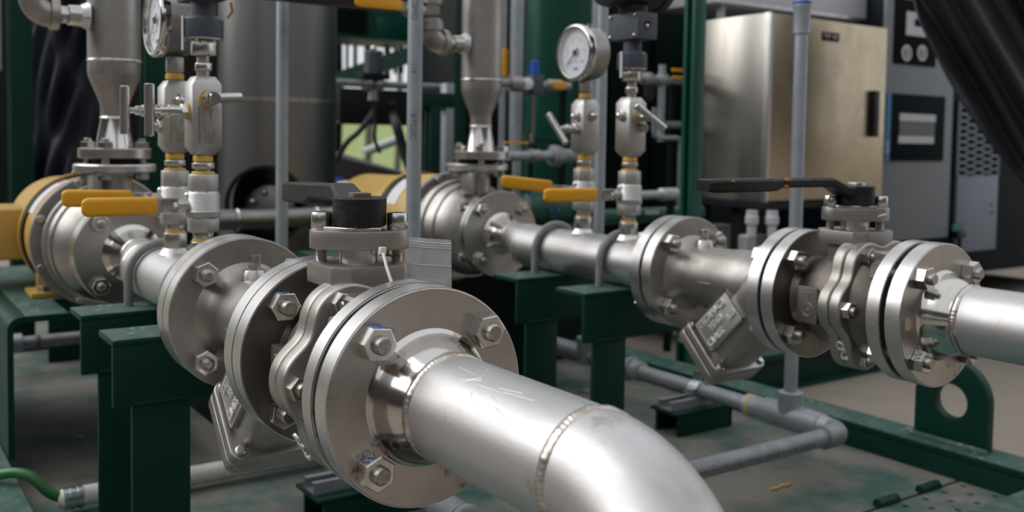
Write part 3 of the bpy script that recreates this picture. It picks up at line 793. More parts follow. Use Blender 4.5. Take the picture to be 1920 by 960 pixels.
def ubolt(x, y, label):
    t = thing('u_bolt', label, 'u-bolt', (x, y, .352), 'grey u-bolts over the pipes')
    zc = ZA-.352; r = .0525
    p = [V((0, -r, -.03)), V((0, -r, 0))]+arc((0, 0, zc), -Y3, Z3, r, 0, PI, 24)+[V((0, r, 0)), V((0, r, -.03))]
    MB().tube(p, .0068, 16).build('rod', 'ubolt_grey', t)
    for s in (-1, 1): MB().hexa((0, s*r, -.020), (0, s*r, -.0085), .02).build('nut', 'zinc', t)
    return t

def pipe_support(x, y, label):
    """angle-iron bracket: horizontal angle on an angle post"""
    t = thing('pipe_support', label, 'pipe support', (x, y-.07, 0), 'green angle-iron pipe supports')
    def L(p): return p
    y0, y1 = -.062, .20
    b = MB(); b.bb(-.042, .043, y0, y1, .344, .352); b.bb(.035, .043, y0, y1, .264, .3445)
    o = b.build('cross_angle', 'green_paint', t, bevel=.0025)
    MB().bb(-.040, .041, y0+.001, y1, .352, .3526).build('worn_top', 'green_top', o)
    p = MB(); p.bb(.033, .041, -.038, .038, 0, .266); p.bb(-.035, .033, .030, .038, 0, .34)
    p.build('post', 'green_paint', t, bevel=.002)
    MB().tube([(.041, -.036, .2665), (.041, .036, .2665)], .004, 8).build('weld', 'green_paint', t)
    return t

def riser(xr, y, label):
    z0 = .572
    t = thing('discharge_riser', label, 'pipe', (xr, y, z0), 'stainless risers above the pumps')
    h = lambda z: z-z0
    f = MB().lathe([(h(.574), .062), (h(.575), .0635), (h(.591), .0635), (h(.592), .062)], (0, 0, 0), Z3, 72).build('flange', 'steel_clean', t)
    MB().lathe([(h(.592), .035), (h(.602), .0325), (h(.640), .0255), (h(.648), .0245)], (0, 0, 0), Z3, 48).build('hub', 'steel_polished', t, angle=60)
    MB().lathe([(h(.645), .0242), (h(.648), .0262), (h(.651), .0242)], (0, 0, 0), Z3, 48).build('weld_bead', 'steel_weld', t)
    MB().lathe([(h(.648), .0245), (h(.668), .0245), (h(.676), .0262), (h(.722), .0447), (h(.733), .0462), (h(.752), .0462)], (0, 0, 0), Z3, 64).build('reducer', 'steel_cast', t, angle=60)
    MB().lathe([(h(.749), .0460), (h(.752), .0478), (h(.755), .0460)], (0, 0, 0), Z3, 64).build('weld_bead', 'steel_weld', t)
    MB().lathe([(h(.752), .0462), (h(1.6), .0462)], (0, 0, 0), Z3, 72).build('pipe', 'steel_cast', t)
    for k in range(4):
        a = PI/4+PI/2*k+.25; c = V((.049*math.cos(a), .049*math.sin(a), 0))
        s = MB().cyl(c+V((0, 0, h(.535))), c+V((0, 0, h(.610))), .0068, seg=16, ch=.001).build('stud_bolt', 'stud_thread', t)
        MB().hexa(c+V((0, 0, h(.592))), c+V((0, 0, h(.604))), .0235).build('nut', 'bolt_steel', s)
    # threaded branch: outlet, hex nipple, elbow turning up
    z = h(.830)
    w = MB().lathe([(.044, .026), (.050, .023), (.058, .019)], (0, 0, z), -Y3, 28, wob=lambda a, q: .001*math.sin(7*a)).build('branch_weld', 'steel_rim', t)
    MB().lathe([(.054, .019), (.078, .018)], (0, 0, z), -Y3, 28).build('branch_outlet', 'steel_clean', t)
    MB().hexa((0, -.078, z), (0, -.094, z), .030, .2).build('hex_nipple', 'steel_clean', t, bevel=.0008, bseg=1)
    p = [V((0, -.094, z)), V((0, -.108, z))]+[V((0, -.108, z))+V((0, -.026*math.sin(a), .026*(1-math.cos(a)))) for a in [PI/2*i/8 for i in range(1, 9)]]+[V((0, -.134, z+.05))]
    MB().tube(p, .0245, 28).build('elbow', 'steel_cast', t, angle=60)
    MB().lathe([(.094, .028), (.096, .029), (.108, .029), (.110, .0255)], (0, 0, z), -Y3, 32).build('elbow_socket', 'steel_cast', t)
    MB().lathe([(.022, .0255), (.025, .029), (.042, .029), (.044, .026)], (0, -.134, z), Z3, 32).build('elbow_socket', 'steel_cast', t)
    MB().hexa((0, -.134, z+.058), (0, -.134, z+.082), .034, .3).build('hex_nipple', 'steel_clean', t)
    MB().lathe([(.08, .026), (.083, .028), (.13, .028), (.2, .020), (.6, .020)], (0, -.134, z), Z3, 32).build('branch_pipe', 'steel_clean', t)
    return t

def pump(xr, y, label, far):
    zc = ZA+.0143
    t = thing('pump', label, 'pump', (xr, y, zc), 'close coupled pumps with gold motors')
    L = lambda X: X+1.888
    # volute casing
    fl = MB().lathe([(0, .094), (.0012, .09525), (.018, .09525), (.019, .0945)], (L(-1.803), 0, 0), X3, 96).build('suction_flange', 'steel_clean', t)
    MB().lathe([(L(-1.84), .060), (L(-1.803), .058)], (0, 0, 0), X3, 48).build('suction_neck', 'steel_clean', t)
    MB().lathe([(0, .050), (.018, .058)], (L(-1.803)+.0005, 0, 0), X3, 48).build('suction_bore', 'steel_cast', t)
    MB().lathe([(L(-1.985), .112), (L(-1.96), .1135), (L(-1.955), .109), (L(-1.90), .107), (L(-1.875), .100), (L(-1.855), .086), (L(-1.838), .066)], (0, 0, 0), X3, 80).build('volute', 'steel_cast', t, angle=60)
    MB().ring((0, 0, 0), X3, .106, .1145, L(-1.952), L(-1.944), 80).build('casing_ring', 'steel_rim', t)
    MB().ring((0, 0, 0), X3, .104, .1095, L(-1.905), L(-1.899), 80).build('casing_ring', 'steel_clean', t)
    # big adapter flange with socket screws
    ad = MB().lathe([(0, .128), (.0015, .130), (.014, .130), (.0155, .128)], (L(-2.002), 0, 0), X3, 96).build('adapter_flange', 'steel_cast', t)
    for k in range(8):
        a = PI/8+PI/4*k; c = V((L(-1.987), .121*math.cos(a), .121*math.sin(a)))
        s = MB().lathe([(0, .0072), (.008, .0072), (.009, .0062), (.009, .0036), (.004, .0034), (.004, 0)], c, X3, 20, caps=False).build('socket_screw', 'bolt_steel', ad)
    # discharge neck, ring flange and bracket on top
    MB().lathe([(.060, .036), (.142-.02, .030), (.150, .034)], (0, 0, 0), Z3, 36).build('discharge_neck', 'steel_cast', t)
    MB().lathe([(.1375, .0690), (.140, .0720), (.1500, .0720), (.1525, .0690)], (0, 0, 0), Z3, 72).build('ring_flange', 'steel_rim', t)
    MB().lathe([(.1525, .04), (.1605, .04)], (0, 0, 0), Z3, 48).build('discharge_gasket', 'gasket', t)
    br = MB(); br.bb(.010, .058, -.050, -.042, .085, .1375); br.bb(.010, .058, -.050, .020, .132, .1375)
    br.build('bracket', 'steel_cast', t, bevel=.002)
    for k in range(4):
        a = PI/4+PI/2*k+.25; c = V((.049*math.cos(a), .049*math.sin(a), 0))
        MB().hexa(c+V((0, 0, .124)), c+V((0, 0, .1375)), .0235).build('ring_nut', 'bolt_steel', t)
    # motor
    mo = MB().lathe([(L(-2.46), .085), (L(-2.44), .108), (L(-2.14), .112), (L(-2.135), .119), (L(-2.105), .121), (L(-2.04), .121), (L(-2.002), .112)], (0, 0, 0), X3, 80).build('motor', 'gold_paint', t, angle=50)
    MB().lathe([(L(-2.150), .1135), (L(-2.150), .1240), (L(-2.137), .1240), (L(-2.137), .119)], (0, 0, 0), X3, 80, caps=False).build('motor_band', 'black_plastic', mo)
    MB().ring((0, 0, 0), X3, .118, .1265, L(-2.170), L(-2.155), 80).build('end_shield', 'gold_paint', mo)
    MB().ball((L(-2.16), -.02, .126), .006, 10).build('shield_screw', 'gold_paint', mo)
    st = MB(); P = []; F = []
    for i in range(9):
        a = math.radians(112+5.5*i)
        for x in (L(-2.128), L(-2.075)): P.append((x, .1222*math.cos(a), .1222*math.sin(a)))
    for i in range(8): F.append((2*i, 2*i+1, 2*i+3, 2*i+2))
    st.add(P, F).build('sticker', 'label_white', mo)
    P = []; F = []
    for i in range(3):
        a = math.radians(112+5.5*i*.6)
        for x in (L(-2.128), L(-2.100)): P.append((x, .1225*math.cos(a), .1225*math.sin(a)))
    MB().add(P, [(0, 1, 3, 2), (2, 3, 5, 4)]).build('sticker_band', 'label_red', mo)
    if not far:
        tb_ = MB().bb(L(-2.36), L(-2.20), -.235, -.105, -.055, .052).build('terminal_box', 'gold_paint', t, bevel=.008, bseg=3)
        MB().bb(L(-2.365), L(-2.195), -.243, -.234, -.06, .057).build('box_cover', 'gold_paint', tb_, bevel=.003)
    for s in (-1, 1):
        f = MB(); f.bb(L(-2.13), L(-2.04), s*.07-.05, s*.07+.05, -.112, -.102); f.bb(L(-2.125), L(-2.105), s*.07-.03, s*.07+.03, -.103, -.06)
        fo = f.build('foot', 'gold_paint', t, bevel=.002)
        MB().hexa((L(-2.06), s*.095, -.102), (L(-2.06), s*.095, -.090), .022).build('foot_bolt', 'zinc', fo)
    return t

def pump_base(y, label, xe):
    """bent-plate table carrying the motor"""
    z1 = ZA+.0143-.113; y0 = y-.186; y1 = y+.186; th = .010; r = .022; zb = .05 if y < .8 else 0.
    prof = [(y0, zb), (y0, z1-r)]+[(y0+r-r*math.cos(a), z1-r+r*math.sin(a)) for a in [PI/2*i/6 for i in range(1, 7)]]
    prof += [(y1-r+r*math.sin(a), z1-r+r*math.cos(a)) for a in [PI/2*i/6 for i in range(7)]]+[(y1, zb)]
    inn = [(y0+th, zb), (y0+th, z1-r)]+[(y0+r-(r-th)*math.cos(a), z1-r+(r-th)*math.sin(a)) for a in [PI/2*i/6 for i in range(1, 7)]]
    inn += [(y1-r+(r-th)*math.sin(a), z1-r+(r-th)*math.cos(a)) for a in [PI/2*i/6 for i in range(7)]]+[(y1-th, zb)]
    t = thing('steel_table', label, 'steel table', (xe, y, zb), 'bent-plate tables under the motors')
    m = MB(); n = len(prof)
    def seg(pr, ir, xa, xb):
        P = []; F = []; n = len(pr)
        for x in (xa, xb):
            for a, b in pr: P.append((x, a-y, b-zb))
            for a, b in ir: P.append((x, a-y, b-zb))
        for i in range(n-1):
            F.extend([(i, i+1, n+i+1, n+i), (2*n+i, 3*n+i, 3*n+i+1, 2*n+i+1), (i, 2*n+i, 2*n+i+1, i+1), (n+i, n+i+1, 3*n+i+1, 3*n+i)])
        F.extend([(0, n, 3*n, 2*n), (n-1, 3*n-1, 4*n-1, 2*n-1)])
        m.add(P, F)
    h_ = n//2
    seg(prof[:h_]+[(y-.085, z1)], inn[:h_]+[(y-.085, z1-th)], 0, -.17); seg([(y+.085, z1)]+prof[h_:], [(y+.085, z1-th)]+inn[h_:], 0, -.17)
    seg(prof, inn, -.17, -.72)
    m.build('bent_plate', 'green_paint', t)
    MB().bb(-.715, -.172, y0-y+.03, y1-y-.03, z1-zb, z1-zb+.0006).bb(-.172, -.003, y0-y+.03, -.088, z1-zb, z1-zb+.0006).bb(-.172, -.003, .088, y1-y-.03, z1-zb, z1-zb+.0006).build('worn_top', 'green_top', t)
    return t

near = 'on the nearer pipe line'
far = 'on the farther pipe line'
outlet_spool(YA, 'large stainless outlet pipe in the foreground with flange and elbow turning down', 'a', marks=(1, 2))
outlet_spool(YB, 'stainless outlet pipe with weld-neck flange leaving the right edge of the picture', 'b', marks=(2,))
ball_valve(YA, 'flanged stainless ball valve in the foreground with its lever pointing back', (-.985, .17, 0), 'scuffed black lever arm pointing away', tilt=.04, fat=.006)
ball_valve(YB, 'flanged stainless ball valve at right with long lever held across the pipe', (-.03, -1, 0), 'black lever arm with rust spots', rust=True, g=.0018)
strainer(YA, 'flanged stainless strainer with square cover half hidden behind the foreground valve')
strainer(YB, 'flanged stainless strainer at right with square cover and raised rating plate in full view', g=.0018)
inlet_spool(YA, 'stainless pipe spool between left pump and nearer strainer, under two u-bolts')
inlet_spool(YB, 'stainless pipe spool between middle pump and farther strainer, under two u-bolts', g=.0018)
small_valve(STK[YA][0], YA, 'small steel ball valve with yellow lever below the left gauge', (0, -1, 0), .158, .004)
small_valve(STK[YA][1], YA, 'small steel ball valve with yellow lever below the left transmitter', (0, -1, 0), .158)
small_valve(STK[YB][0], YB, 'small steel ball valve with raised yellow lever below the white-dial gauge at centre', (-.25, -1, 0), .172, .018)
small_valve(STK[YB][1], YB, 'small steel ball valve with yellow lever below the centre transmitter', (-.15, -1, 0), .178)
manifold(STK[YA][0], YA, 'steel needle valve block with upright tee bar under the left gauge', 'gauge_near')
manifold(STK[YA][1], YA, 'steel needle valve block with engraved text under the left transmitter', 'tx_near')
manifold(STK[YB][0], YB, 'steel needle valve block with slanted tee bar under the centre gauge', 'gauge_far')
manifold(STK[YB][1], YB, 'steel needle valve block with tee bar slanting right under the centre transmitter', 'tx_far')
gauge(STK[YA][0], YA, 'round steel pressure gauge at upper left seen nearly edge on')
gauge(STK[YB][0], YB, 'round steel pressure gauge at centre with white dial in view')
transmitter(STK[YA][1], YA, 'grey-blue pressure transmitter at upper left beside the vessel, cut by the frame', True)
transmitter(STK[YB][1], YB, 'grey-blue pressure transmitter with square terminal box right of the centre gauge', False)
for y, w, pw in ((YA, 'nearer', 'left'), (YB, 'farther', 'middle')):
    ubolt(-1.358, y, 'grey u-bolt on %s pipe line, the one next to the strainer flange' % w)
    ubolt(-1.560, y, 'grey u-bolt on %s pipe line, the one next to the %s pump' % (w, pw))
    pipe_support(-1.344, y, 'green angle-iron pipe support of the %s line, next to the strainer' % w)
    pipe_support(-1.548, y, 'green angle-iron pipe support of the %s line, next to the pump' % w)
riser(-1.888, YA, 'stainless riser pipe with reducer at far left, above the left pump')
riser(-1.848, YB, 'stainless riser pipe with reducer at picture centre, above the middle pump')
pump(-1.888, YA, 'left pump with gold motor, silver casing and square terminal box', False)
pump(-1.862, YB, 'middle pump with gold motor behind the galvanised post', True)
pump_base(YA, 'green bent-plate table under the left pump motor', -1.85)
pump_base(YB, 'green bent-plate table under the middle pump motor', -1.83)

# plastic bag with paper, tied to the near valve with a white cable tie
bg_ = thing('document_bag', 'clear zip plastic bag with a paper hanging behind the foreground valve', 'plastic bag', (-.83, .47, .452))
bc = at(803, 500, .985)-V((-.83, .47, .452)); bu = (RR*.98+F_*.25).normalized(); bv = Z3
def bagf(k):
    def fn(a, b):
        w = .047; h = .062
        return bc+bu*((a-.5)*w*(1+.06*b))+bv*((.5-b)*h-.004*a)+F_*(k*.0035*math.sin(PI*a)*math.sin(PI*b)+.0016*math.sin(9*a+4*b))
    return fn
MB().sheet(16, 18, bagf(-1)).build('front_film', 'bag_plastic', bg_, angle=90)
MB().sheet(16, 18, bagf(1)).build('back_film', 'bag_plastic', bg_, angle=90)
zl = MB()
for k in (.07, .11, .15, .44):
    zl.tube([bagf(-1)(i/10, k)-F_*.0004 for i in range(11)], .0005, 6)
zl.build('zip_ribs', 'nylon', bg_)
MB().sheet(4, 4, lambda a, b: bc+bu*((a-.5)*.038)+bv*(-.014-.017*b+.004*(1-a))).build('paper', 'paper_violet', bg_, solid=.0003)
ct = thing('cable_tie', 'white nylon cable tie looped on the foreground valve stem', 'cable tie', (-.854, YA, ZA+.1))
q0 = at(717, 470, .905)-V((-.854, YA, ZA+.1)); q1 = at(735, 532, .885)-V((-.854, YA, ZA+.1))
MB().tube([q0, (q0+q1)/2-F_*.004, q1], .0016, 6).build('strap', 'nylon', ct)
MB().box(q0, (.006, .006, .007)).build('head', 'nylon', ct, bevel=.0008)
q2 = at(755, 478, .95)-V((-.854, YA, ZA+.1))
MB().tube([q0, (q0+q2)/2+V((0, 0, -.004)), q2], .0011, 6).build('loose_end', 'rubber', ct)
ct = thing('cable_tie', 'white nylon cable tie end on the farther ball valve at right', 'cable tie', (-.854, YB, ZA+.1))
q0 = V((.020, -.006, .012)); q1 = at(1662, 402, 1.36)-V((-.854, YB, ZA+.1))
MB().tube([q0, (q0+q1)/2+V((0, 0, .003)), q1], .0014, 6).build('strap', 'nylon', ct)
MB().box(q0, (.006, .006, .006)).build('head', 'nylon', ct, bevel=.0008)

# ================================================================== conduits, stands and cables on the deck
def conduit_run(name, label, pts, r, m='galvanised_dull', cat='conduit', group=None, n=8, bend=.03):
    """straight runs with rounded corners, first point is the origin"""
    o = V(pts[0]); P = [V(p)-o for p in pts]; path = [P[0]]
    for a, b, c in zip(P, P[1:], P[2:]):
        d0 = (a-b).normalized(); d1 = (c-b).normalized()
        for i in range(n+1):
            q = i/n; path.append(b+d0*bend*(1-q)**2+d1*bend*q**2)
    path.append(P[-1])
    t = thing(name, label, cat, o, group)
    MB().tube(path, r, 20).build('tube', m, t, angle=60)
    return t
def collar(t, p, d, L_, r, m='galvanised_dull', name='coupling', hexa=False):
    p = V(p)-t.location; d = V(d).normalized()
    if hexa: return MB().hexa(p-d*L_/2, p+d*L_/2, 2*r, .2).build(name, m, t, bevel=.0008, bseg=1)
    return MB().lathe([(-L_/2, r-.003), (-L_/2+.002, r), (L_/2-.002, r), (L_/2, r-.003)], p, d, 28).build(name, m, t)

YC, ZC, XC = 1.52, .083, -1.105
t = conduit_run('floor_conduit', 'grey floor conduit with tee and elbow beside the right skid beam', [(-2.9, YC, ZC), (XC, YC, ZC), (XC, .80, ZC)], .0162, bend=.030)
collar(t, (-1.668, YC, ZC), X3, .030, .0235, name='union'); collar(t, (-1.69, YC, ZC), X3, .014, .027, name='union_nut', hexa=True)
collar(t, (-1.93, YC, ZC), X3, .16, .0235)
MB().lathe([(-.02, .024), (.045, .024)], V((-1.86, YC, ZC))-t.location, Z3, 24).build('branch_socket', 'galvanised_dull', t)
te = MB(); te.lathe([(-1.335, .0205), (-1.333, .0225), (-1.29, .0225), (-1.285, .0255), (-1.15, .0255), (-1.148, .0225), (-1.128, .0215)], V((0, YC, ZC))-t.location, X3, 32)
te.lathe([(0, .024), (.050, .024), (.052, .0195)], V((-1.225, YC, ZC))-t.location, Z3, 28)
te.build('tee', 'galvanised', t)
MB().lathe([(0, .0230), (.006, .0230)], V((-1.322, YC, ZC))-t.location, X3, 28).build('tape', 'tape_yellow', t)
el = [V((-1.128, YC, ZC))]+[V((XC-.026, YC-.026, ZC))+V((.026*math.sin(a), .026*math.cos(a), 0)) for a in [PI/2*i/8 for i in range(9)]]+[V((XC, YC-.052, ZC))]
MB().tube([p-t.location for p in el], .0215, 24).build('elbow', 'galvanised_dull', t, angle=60)
collar(t, (XC, YC-.052, ZC), Y3, .006, .0222, name='elbow_lip')
MB().lathe([(0, .009), (.008, .009), (.013, .004)], V((XC-.008, YC-.006, ZC))-t.location, V((1, .6, 0)), 16).build('elbow_plug', 'zinc', t)
rc = random.Random(8); cm = MB(); y_ = 1.02
while y_ < 1.42:
    w_ = rc.uniform(.003, .009); q_ = V((XC, 0, ZC))-t.location; cm.bb(q_.x+.0158, q_.x+.0164, y_-t.location.y, y_+w_-t.location.y, q_.z-.003, q_.z+.003*rc.uniform(.2, 1)); y_ += w_+rc.uniform(.002, .006)
cm.build('conduit_print', 'print_grey', t)

def conduit_post(px, py, D, r, z0, z1, label, print_=None, m='galvanised'):
    p = at(px, py, D); p.z = z0
    t = thing('conduit_post', label, 'conduit', p, 'upright galvanised conduits')
    MB().lathe([(0, r), (z1-z0, r)], (0, 0, 0), Z3, 28).build('tube', m, t)
    if z0 < .02: MB().lathe([(0, r*2.4), (.006, r*2.4), (.007, r*1.3), (.03, r*1.25)], (0, 0, 0), Z3, 28).build('foot', m, t)
    if print_:
        c = (CAMP-p); c.z = 0; c.normalize(); c = (c+RR*-.15).normalized(); u = Z3; w = c
        for k, (s, z) in enumerate(print_): text('conduit_print', s, r*1.15, w*(r*1.004)+V((0, 0, z-z0)), -Z3, -(w.cross(Z3)) if False else (Z3.cross(w)), 'print_grey', t, depth=.0001)
    return t
pt = conduit_post(1482, 700, 1.9, .0128, .13, 1.0, 'galvanised upright conduit rising from the floor tee in front of the steel cabinet')
pt.location.x, pt.location.y = -1.225, YC
MB().lathe([(.70, .0128), (.702, .0160), (.748, .0160), (.752, .0175), (.758, .0175)], (0, 0, 0), Z3, 28).build('top_coupling', 'galvanised', pt)
MB().lathe([(.7585, .0180), (.7625, .0180)], (0, 0, 0), Z3, 28).build('blue_ring', 'blue_cap', pt)
conduit_post(528.5, 400, 2.1, .0130, .0, 1.5, 'galvanised upright conduit in front of the large steel vessel')
conduit_post(775, 400, 1.75, .0135, .0, 1.4, 'galvanised upright conduit with printed lettering left of the middle pump', (('1/4', .745), ('CSMO', .85), ('BTCSC', .64)))
conduit_post(1125, 300, 2.35, .0130, .0, 1.5, 'galvanised upright conduit directly behind the centre gauge and transmitter')
conduit_post(967, 200, 2.9, .0200, .0, 1.5, 'thick grey upright conduit just right of the middle riser')
conduit_post(941, 250, 3.1, .0105, .0, 1.5, 'thin grey upright conduit close behind the middle riser')
conduit_post(1118, 60, 3.0, .012, .0, 1.5, 'grey upright conduit behind the gauge, the farther of the close pair')

# strut stands
def strut_stand(x0, x1, y0, y1, label, yc=None, xc=None):
    t = thing('strut_stand', label, 'stand', ((x0+x1)/2, (y0+y1)/2, 0), 'green conduit stands with strut rail')
    cx, cy = (x0+x1)/2, (y0+y1)/2; w, h = x1-x0, y1-y0
    m = MB(); m.bb(w/2-.008, w/2, -h/2, h/2, 0, .046); m.bb(-w/2, -w/2+.008, -h/2, h/2, 0, .046)
    m.bb(-w/2, w/2, h/2-.008, h/2, 0, .046)
    m.build('legs', 'green_paint', t, bevel=.001)
    MB().bb(-w/2-.004, w/2+.004, -h/2-.012, h/2, .046, .052).build('top_plate', 'green_paint', t, bevel=.001)
    r = MB()
    for a in (-1, 1): r.bb(a*.019-.0016, a*.019+.0016, -h/2-.008, h/2-.002, .052, .070); r.bb(a*.0155-.005, a*.0155+.005, -h/2-.008, h/2-.002, .068, .071)
    r.bb(-.019, .019, -h/2-.008, h/2-.002, .052, .0545)
    r.build('strut_rail', 'galvanised_dull', t)
    if yc is not None:
        c = V((0, yc-cy, ZC)); k = MB()
        k.ring(c, X3, .0165, .0195, -.014, .014, 28); k.bb(-.012, .012, yc-cy-.004, yc-cy+.004, ZC+.017, ZC+.040); k.bb(-.012, .012, yc-cy-.030, yc-cy-.018, .06, .088)
        cl = k.build('pipe_clamp', 'zinc', t)
        MB().hexa((0, yc-cy+.004, ZC+.030), (0, yc-cy+.012, ZC+.030), .012).build('clamp_nut', 'bolt_steel', cl)
    return t
strut_stand(-1.51, -1.437, 1.43, 1.59, 'low green stand with clamp under the floor conduit at right', yc=YC)
strut_stand(-1.47, -1.385, .61, .80, 'low green stand with strut rail behind the foreground flange')
t = conduit_run('floor_conduit', 'grey floor conduit below the foreground flange', [(-1.75, .70, .087), (-.98, .70, .087)], .0166)
collar(t, (-1.15, .70, .087), X3, .06, .024); collar(t, (-1.11, .70, .087), X3, .012, .027, name='lock_nut')

t = conduit_run('pvc_conduit', 'white plastic conduit lying on the deck behind the nearer support', [(-1.672, .285, .026), (-1.672, 1.02, .026)], .0165, 'pvc_white')
MB().lathe([(-.004, .0185), (.001, .0185), (.0015, .0172), (.005, .0172), (.0055, .0185), (.012, .0185), (.0125, .0172), (.017, .0172), (.0175, .0185), (.025, .0185)], (0, 0, 0), Y3, 28).build('hose_clamp', 'zinc', t)
MB().lathe([(-.012, .010), (-.004, .0165)], (0, 0, 0), Y3, 24).build('end_bush', 'pvc_white', t)
gp = [(-1.672, .283, .028), (-1.675, .262, .040), (-1.69, .238, .066), (-1.71, .215, .071), (-1.735, .19, .064), (-1.77, .15, .062), (-1.80, .08, .066), (-1.82, -.02, .03)]
def smooth(P, n=6):
    P = [V(p) for p in P]; Q = []
    for i in range(len(P)-1):
        p0, p1, p2, p3 = P[max(i-1, 0)], P[i], P[i+1], P[min(i+2, len(P)-1)]
        for k in range(n):
            u = k/n; Q.append(.5*((2*p1)+(p2-p0)*u+(2*p0-5*p1+4*p2-p3)*u*u+(3*p1-p0-3*p2+p3)*u**3))
    return Q+[P[-1]]
o = V(gp[0]); ob = MB().tube([p-o for p in smooth(gp)], .0085, 14).build('earth_cable', 'green_cable', loc=o, angle=60)
tag(ob, 'green cable running from the white plastic conduit over the left skid beam', 'cable')

# left rear under the left pump
t = conduit_run('floor_conduit', 'grey conduit with union under the left pump base', [(-2.72, .24, .08), (-2.72, .75, .08)], .016)
collar(t, (-2.72, .34, .08), Y3, .05, .025, 'galvanised', 'union'); collar(t, (-2.72, .30, .08), Y3, .02, .030, 'galvanised', 'union_nut', True); collar(t, (-2.72, .40, .08), Y3, .012, .019, 'rust_stain', 'rust_ring')
conduit_run('floor_conduit', 'thick grey pipe crossing behind the conduit under the left pump', [(-2.95, .24, .17), (-2.95, 1.0, .17)], .026)
p = at(125, 680, 2.62); p.z = 0
t = thing('stand_post', 'dark green post standing behind the left pump base', 'post', p)
MB().bb(-.005, .005, -.045, .045, 0, .30).bb(-.08, -.005, .037, .045, 0, .30).build('angle', 'green_paint', t, bevel=.002)
MB().bb(-.09, .015, -.055, .055, .30, .308).build('cap_plate', 'green_paint', t)
t = conduit_run('suction_hose', 'grey hose bending down behind the left motor foot', [at(40, 520, 2.9), at(28, 560, 2.85), at(5, 590, 2.8), at(-60, 600, 2.8)], .018, bend=.05)

# small loose stone on the deck
p = at(150, 790, 1.95); p.z = .004
ob = MB().ball((0, 0, 0), .008, 8, (1, .8, .6)).build('stone', 'concrete', loc=p); tag(ob, 'small grey stone lying on the deck behind the left supports', 'stone')
p = at(1462, 908, 1.74); p.z = .002
ob = MB().tube(smooth([(0, -.025, 0), (.004, -.01, .001), (-.002, .004, 0), (.003, .016, .001), (0, .028, 0)]), .0022, 6).build('twig', 'tape_yellow', loc=p); tag(ob, 'small yellow scrap lying on the deck at lower right', 'scrap')

# ================================================================== background of the skid
def onY(p0, px):          # slide p0 along +Y until it projects to column px
    k = (px-960)/FPX; d = p0-CAMP
    return (k*d.dot(F_)-d.dot(RR))/(Y3.dot(RR)-k*Y3.dot(F_))
def onX(p0, px):
    k = (px-960)/FPX; d = p0-CAMP
    return (k*d.dot(F_)-d.dot(RR))/(X3.dot(RR)-k*X3.dot(F_))
def zz(py, p):            # height at which a point above p shows at row py
    k = (CY-py)/FPX; d = p-CAMP; d = V((d.x, d.y, 0))
    return HC+(k*d.dot(F_)-d.dot(UU))/(Z3.dot(UU)-k*Z3.dot(F_))

def column(px0, px1, D, label, m='green_paint', z0=0., z1=1.7, name='steel_column', cat='column', group='green steel columns', py=250):
    a = (px1-px0)/FPX*D/1.30; p = at((px0+px1)/2, py, D); p.z = z0
    t = thing(name, label, cat, p, group)
    f = .012
    MB().bb(a/2-f, a/2, -a/2, a/2, 0, z1-z0).build('flange', m, t, bevel=.002)
    MB().bb(-a/2, -a/2+f, -a/2, a/2, 0, z1-z0).build('flange', m, t, bevel=.002)
    MB().bb(-a/2+f, a/2-f, -.006, .006, 0, z1-z0).build('web', m, t)
    MB().bb(-a/2-.04, a/2+.04, -a/2-.04, a/2+.04, 0, .014).build('base_plate', m, t)
    return t
column(1279, 1317, 2.55, 'bright green steel column left of the stainless cabinet', 'green_tank')
column(14, 64, 2.75, 'dark green steel column at the left edge of the picture')
column(262, 312, 2.5, 'dark green steel column between left riser and gauge', 'green_paint')
column(851, 872, 3.0, 'dark green steel column left of the middle riser')
column(796, 826, 3.3, 'green steel column standing right of the printed conduit', z0=0, z1=.73)
p = at(-13, 60, 2.7)
ob = MB().bb(-.012, .012, -.02, .02, 0, .8).build('grey_channel', 'galvanised', loc=(p.x, p.y, .79), bevel=.003); tag(ob, 'grey channel at the upper left picture edge beside the green column', 'channel')

# large stainless vessel with a round opening in its skirt
vc = at(521, 300, 3.05); vr = .181
ves = thing('process_vessel', 'large upright stainless vessel with a round opening in its skirt', 'vessel', (vc.x, vc.y, 0))
vx = V((vc.x, vc.y, 0))
tocam = (CAMP-vx); tocam.z = 0; tocam.normalize(); tl = Z3.cross(tocam)      # tl: leftwards seen from the camera -> negative
def wrap(a, z, r=vr): return (tocam*math.cos(a)+tl*math.sin(a))*r+Z3*z
zh = zz(385, vx+tocam*vr); ah = -.20; hr = .112
zw = zz(186, vx+tocam*vr)
m = MB(); n = 48; a_ = hr*1.15/vr; b_ = hr*1.15; P = []; F = []
for k in range(n):
    a = 2*PI*k/n; c, s = math.cos(a), math.sin(a); q = 1/max(abs(c), abs(s))
    for i in range(6):
        u = i/5; ra = (hr/vr*c)*(1-u)+a_*c*q*u; rz = (hr*s)*(1-u)+b_*s*q*u
        P.append(wrap(ah+ra, zh+rz))
for k in range(n):
    j = (k+1) % n
    for i in range(5): F.append((k*6+i, j*6+i, j*6+i+1, k*6+i+1))
m.add(P, F)
def band(a0, a1, z0, z1, na): m.sheet(na, 1, lambda u, v: wrap(a0+(a1-a0)*u, z0+(z1-z0)*v))
band(ah+a_, ah-a_+2*PI, zh-b_, zh+b_, 56)
band(-PI, PI, 0.02, zh-b_, 72); band(-PI, PI, zh+b_, zw, 72); band(-PI, PI, zw, 1.9, 72)
m.build('shell', 'vessel_steel', ves, angle=40)
MB().ring((0, 0, zw), Z3, vr-.002, vr+.0025, -.006, .006, 72).build('girth_weld', 'steel_weld', ves)
MB().ring((0, 0, 0), Z3, vr-.01, vr+.06, .0, .016, 72).build('base_ring', 'green_paint', ves)
